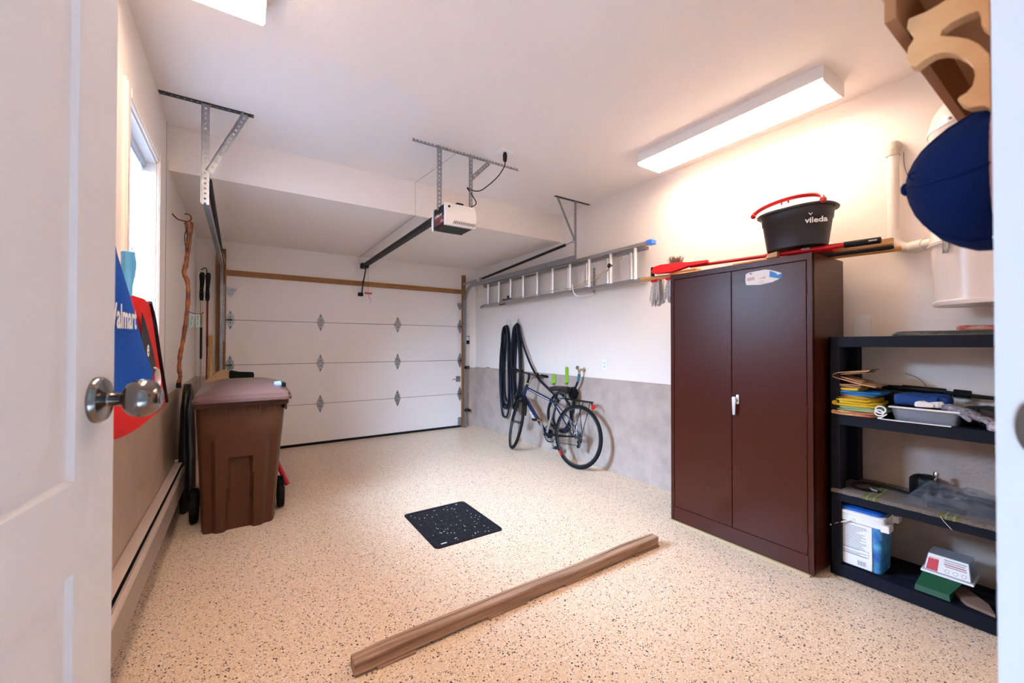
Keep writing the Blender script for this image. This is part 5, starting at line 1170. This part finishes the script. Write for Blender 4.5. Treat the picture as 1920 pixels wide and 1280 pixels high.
for a_, b_ in (((q0y+.058, Zb+.072), (q1y-.028, Zb+.0735)), ((q0y+.058, Zb+.104), (q1y-.028, Zb+.1055)), ((q0y+.058, Zb+.072), (q0y+.0595, Zb+.105)), ((q1y-.0295, Zb+.072), (q1y-.028, Zb+.105))): mb.box((xx-.0003, a_[0], a_[1]), (xx+.001, b_[0], b_[1]))
for k in range(9): y = q0y+.070+k*.0042; mb.box((xx, y, Zb+.020), (xx+.001, y+(.0026 if k % 3 else .0013), Zb+.045))
obj('printed_text', mb, M_ink, lb)
mb = MB().tube([(q0x-.014, q0y+.125, Zb+.262), (q0x-.022, q1y-.02, Zb+.225), (q0x-.018, q1y+.012, Zb+.20)], .0055, 6, flat=.6).lathe([(.010, 0), (.010, .006)], (q0x-.008, q0y+.125, Zb+.262), (-1, 0, 0), 12); obj('bail_handle', mb, M_paper, bu)
mb = MB().box((q0x-.006, q0y-.028, Zb+.236), (q1x-.12, q0y+.01, Zb+.275), .006); obj('lock_tab', mb, M_white, bu)
obj('lock_tab', MB().box((q1x-.06, q0y-.034, Zb+.262), (q1x, q0y+.0, Zb+.30), .004), M_white, bu)
# green tub upside down
gt = thing('green_scoop_tub', (3.0, .50, .073), 'dark green plastic tub tilted under a red and white labelled lid', 'tub')
def tl_(x, y, z): return V((x, y, z))
g = lambda x0, x1, y0, y1, z: [V((x0, y0, z)), V((x1, y0, z)), V((x1, y1, z)), V((x0, y1, z))]
mb = MB().loft([g(2.838, 2.99, .475, .600, .074), g(2.845, 3.00, .480, .598, .100), g(2.93, 3.06, .445, .585, .150)]); obj('green_body', mb, M_dgreen, gt, ang=25)
mb = MB().loft([g(2.915, 3.075, .410, .592, .150), g(2.915, 3.075, .410, .592, .160)]); obj('white_rim', mb, M_paper, gt, ang=25)
mb = MB().loft([g(2.925, 3.065, .418, .584, .161), g(2.955, 3.07, .430, .572, .240)]); lbx = obj('label_tub', mb, M_tub, gt, ang=25)
ex_, ey_ = V((0, -1, 0)), V((.03, 0, .079)).normalized(); nz_ = ex_.cross(ey_)
def gp(s_, h): return V((2.925+.03*h, .584-.166*s_-.012*h*(1-2*s_), .161+.079*h))
def quad(mb, s0, s1, h0, h1, m, off): 
    P_ = [gp(s0, h0), gp(s1, h0), gp(s1, h1), gp(s0, h1)]; mb.add([p - V((off, 0, -off*.3)) for p in P_], [(0, 1, 2, 3)], m)
mb = MB(); quad(mb, .02, .98, .03, .97, 0, .0008); quad(mb, .05, .30, .05, .78, 1, .0014); quad(mb, .32, .36, .03, .97, 0, .0018)
for h, s0, s1 in ((.80, .42, .95), (.68, .42, .9), (.45, .45, .93), (.56, .42, .92)): quad(mb, s0, s1, h, h+.05, 2 if h != .56 else 1, .0014)
for s_ in (.50, .68, .86):
    c_ = gp(s_, .22)-V((.0016, 0, 0)); mb.cur = 2; mb.tube([c_ + ex_*.008*math.cos(a_) + ey_*.008*math.sin(a_) for a_ in [2*PI*j/12 for j in range(12)]], .0007, 4, True)
text_mb('Cool', .024, gp(.03, .72)-V((.002, 0, 0)), ex_, ey_, mb=mb, m=0, bold=.0005)
obj('label', mb, [M_white, mat('label_red', (.55, .01, .03), .4), M_ink], lbx)
obj('wood_shim', MB().prism([(0, 0), (.09, .02), (.19, .16), (.12, .20), (.03, .09)], (2.84, .335, .074), (0, 1, 0), (1, 0, 0), -.014), mat('weathered_board', (.24, .15, .11), .8, bump=.4, bs=20), label='weathered wooden piece lying right of the green tub', cat='board')
obj('navy_sack', slab(2.84, 3.10, .095, .33, .074, .20, 80, .02, bulge=.7), mat('navy_sack', (.008, .012, .035), .7, bump=.5, bs=16), label='dark navy cloth bundle at the right end of the bottom shelf', cat='bundle', ang=60)

# ------------------------------------------------------------------ floor things
mt_ = thing('drain_cover', (1.29, 2.75, 0), 'square black floor drain cover with small holes in the middle of the floor', 'drain cover')
M_drain = mat('drain_black', (.010, .010, .015), .6, spec=.2, bump=.5, bs=25, var=.4, vs=40)
def poly_ring(e, z): return [V((p.x, p.y, z)) for p in rr(1.035+e, 1.545-e, 2.435+e, 3.068-e, 0, .035)]
mb = MB().loft([poly_ring(0, 0), poly_ring(0, .006), poly_ring(.012, .009), poly_ring(.022, .009), poly_ring(.028, .005), poly_ring(.10, .0048)]); obj('plate', mb, M_drain, mt_, ang=25)
mb = MB()
for ry_, rx_ in ((.9, .9),):
    for i in range(7):
        for j in range(7):
            x = 1.29+(i-3)*.052; y = 2.75+(j-3)*.062
            if (i, j) in ((3, 3), (0, 0), (0, 6), (6, 0), (6, 6), (3, 0), (3, 6)): continue
            mb.lathe([(.0085, .0046), (.0085, .0056), (.0001, .0056)], (x+.004*((j % 2)*2-1), y, 0), n=8)
obj('holes', mb, M_gapdark, mt_, kind='stuff')
mb = MB().box((1.09, 2.475, .005), (1.13, 2.485, .0062)); obj('maker_mark', mb, M_paper, mt_)
mb = MB(); rg = random.Random(3)
for i in range(60):
    x, y = rg.uniform(1.07, 1.52), rg.uniform(2.46, 3.04); mb.box((x, y, .0048), (x+rg.uniform(.003, .007), y+rg.uniform(.003, .006), .0066))
obj('grit', mb, M_paper, mt_, kind='stuff')
lt = thing('timber_beam', (1.32, 1.71, 0), 'long weathered square timber lying across the floor in the foreground', 'timber')
mb = MB(); N = 60; rings = []
A0, A1 = V((.372, 1.706, 0)), V((2.262, 1.737, 0)); dx_ = (A1-A0); rg = random.Random(12)
for i in range(N+1):
    t = i/N; c_ = A0+dx_*t; wob = .010*math.sin(t*PI*1.3+.4)-.006; zb = .010+.003*math.sin(t*9); h = .052+.002*math.sin(t*17)
    hw_ = .036 if .02 < t < .99 else .033; ch = .004+.002*rg.random(); g_ = .003 if (.12 < t < .62 or .70 < t < .83) else .0006
    pr = [(-hw_, 0+zb), (hw_, zb), (hw_, zb+h-.012-ch), (hw_-.006-ch, zb+h), (.008, zb+h+.001), (.006, zb+h-g_*2.5), (.004, zb+h), (-hw_+ch, zb+h), (-hw_, zb+h-ch)]
    rings.append([V((c_.x, c_.y+a_+wob, b_)) for a_, b_ in pr])
mb.loft(rings); obj('beam', mb, M_beam, lt, ang=30)
for xa, xb in ((.46, .62), (.98, 1.20), (1.46, 1.68), (2.02, 2.26)):
    t = (xa-A0.x)/dx_.x; wob = .010*math.sin(t*PI*1.3+.4)-.006; y = A0.y+dx_.y*t+wob
    obj('shim', MB().box((xa, y-.042, .0), (xb, y+.036, .0098), .002), M_beam, lt)

# ------------------------------------------------------------------ wooden shelf and cap on the near wall, right of the doorway
ws2 = thing('wooden_wall_shelf', (.95, YN, 1.6), 'light maple wall shelf with scrolled bracket above the navy cap', 'shelf')
BX = .660
# bracket outline in (y, z): pixel readings taken on the plane x = BX
def bz(u, v):
    x_ = (u-960)/762.8185; az = math.atan(x_)+YAW; y_ = BX/math.tan(az); dep = BX*math.sin(YAW)+y_*math.cos(YAW); return (y_, 1.3+dep*(648-v)/762.8)
OUT = [(1990, -110), (1790, -12), (1745, 15), (1709, 30), (1706, 48), (1712, 56), (1722, 58), (1716, 72), (1708, 84), (1705, 105), (1711, 119), (1722, 121), (1738, 108), (1756, 97), (1776, 93), (1797, 95), (1815, 104), (1830, 118), (1834, 137), (1829, 156), (1817, 170), (1803, 178), (1800, 184), (1806, 192), (1822, 198), (1850, 194), (1900, 188)]
OUT = [bz(*p) for p in OUT]
ymin = YN+.0125
def cl(pts):
    out = []
    for y, z in pts:
        q = (max(y, ymin), z)
        if len(out) > 1 and q[0] == ymin and out[-1][0] == ymin and out[-2][0] == ymin: out[-1] = q
        else: out.append(q)
    return out
outer = cl(OUT)
bm_th = .016
# the pierced opening: build the plate as two bands round the hole
HOLE = [bz(*p) for p in ((1768, 62), (1772, 50), (1790, 36), (1822, 20), (1840, 14), (1846, 22), (1847, 42), (1858, 50), (1880, 52))]
HOLE2 = [bz(*p) for p in ((1768, 62), (1800, 64), (1822, 68), (1842, 78), (1860, 96), (1880, 116))]
def plate(polys, x0, th, name, mt, par):
    mb = MB()
    for pts in polys:
        P_ = [V((x0, y, z)) for y, z in pts]; F_ = [list(t_) for t_ in tessellate_polygon([[V((y, z, 0)) for y, z in pts]])]
        n = len(pts); mb.add(P_ + [p+V((th, 0, 0)) for p in P_], F_ + [tuple(n+i for i in reversed(ff)) for ff in F_] + [(i, (i+1) % n, n+(i+1) % n, n+i) for i in range(n)])
    return obj(name, mb, mt, par, ang=30)
i0 = OUT.index(OUT[2])
top_band = cl([OUT[0]] + OUT[1:8] + [HOLE[0]] + HOLE[1:] )
low_band = cl([OUT[7]] + OUT[8:] + list(reversed(HOLE2)))
plate([top_band, low_band], BX, bm_th, 'bracket', M_maple, ws2)
plate([[(y, z) for y, z in p] for p in (top_band, low_band)], 1.42, bm_th, 'bracket', M_maple, ws2)
obj('back_board', MB().box((BX+.02, YN+.0, 1.56), (1.46, YN+.012, 1.80), .002), M_maple2, ws2)
obj('apron', MB().box((BX-.012, .148, 1.692), (1.46, .160, 1.760), .002), M_maple2, ws2)
mb = MB().box((BX-.03, YN, 1.760), (1.48, .178, 1.778), .005).box((BX-.022, YN, 1.745), (BX-.006, .168, 1.760), .004); obj('shelf_top', mb, M_maple, ws2)
obj('peg_rail', MB().box((BX+.09, YN+.0005, 1.535), (1.46, YN+.010, 1.5595), .003), M_maple2, ws2)
obj('peg', MB().lathe([(.006, 0), (.005, .02), (.007, .028), (.001, .032)], (.80, YN+.010, 1.547), (0, 1, .1), 14), M_brass, ws2)

cp = thing('baseball_cap', (.75, .10, 1.42), 'navy blue cap hanging from a peg right beside the doorway', 'cap')
cc = V((.748, 0, 1.502)); prof = [(.162, .001, .010), (.1605, .010, .010), (.157, .022, .008), (.150, .038, .004), (.141, .052, .001), (.130, .064, -.002), (.116, .074, -.003), (.100, .0815, -.004), (.088, .085, -.002), (.080, .0865, 0), (.0785, .084, 0)]
rings = []
for y, r_, dz in prof:
    rings.append([V((cc.x+r_*1.02*math.cos(t), y, cc.z+dz+r_*math.sin(t)*(1+.008*math.cos(6*t)))) for t in [2*PI*j/48 for j in range(48)]])
inn = [[p + V((0, -.003, 0)) if i < 3 else V((cc.x+(p.x-cc.x)*.96, p.y, cc.z+(p.z-cc.z)*.96)) for p in r_] for i, r_ in enumerate(rings)]
mb = MB(); mb.loft(rings, cap=False); mb.loft(list(reversed(inn)), cap=False); crown = obj('crown', mb, M_navy, cp, ang=60)
obj('button', MB().lathe([(.008, -.002), (.0085, .003), (.005, .006), (.001, .0068)], (cc.x, .1615, cc.z+.010), (0, 1, 0), 16), M_navy, cp)
mb = MB()
for k in range(6):
    t = 2*PI*k/6+.08
    mb.tube([V((cc.x+(r_+.0006)*1.02*math.cos(t), y, cc.z+dz+(r_+.0006)*math.sin(t)*(1+.008*math.cos(6*t)))) for y, r_, dz in prof], .0013, 5)
obj('panel_seams', mb, M_navy, crown)
for t in (PI-.18, PI-.9+2*PI/6*3):
    y, r_, dz = .146, .046, .003
    obj('eyelet', MB().tube(arc((cc.x+r_*1.03*math.cos(t), y, cc.z+dz+r_*1.03*math.sin(t)), .0038, 0, 2*PI, 12, (0, .8, .6) if False else (0, 1, 0), (0, 0, 1)), .0011, 5), M_navy, crown)
rows = []
for i in range(13):
    t = -1.15+2.3*i/12; a_ = R(-28)+t   # visor points to the right and down, against the wall
    rows.append([V((cc.x+.085*math.cos(a_)+k*.065*math.cos(t)*math.cos(R(-28)), .080+.004*k+.010*abs(t)*(0), cc.z+.085*math.sin(a_)+k*.065*math.cos(t)*math.sin(R(-28)))) for k in (0, .35, .7, 1)])
mb = MB(); mb.grid(rows); mb.grid([[p+V((0, .0035, 0)) for p in r] for r in rows]); obj('visor', mb, M_navy, cp)
mb = MB(); mb.tube([V((cc.x+.0845*math.cos(t), .079, cc.z+.0845*math.sin(t))) for t in [2*PI*j/40 for j in range(40)]], .0022, 6, True); obj('sweatband', mb, mat('band_pink', (.60, .40, .45), .8), cp)
mb = MB()
for k in range(5): t = R(244)+k*.11; p = V((cc.x+.086*math.cos(t), .0805, cc.z+.0868*math.sin(t))); mb.box(p-V((.003, .002, .0015)), p+V((.003, .002, .0015)), .0005)
obj('stitching', mb, M_paper, cp)
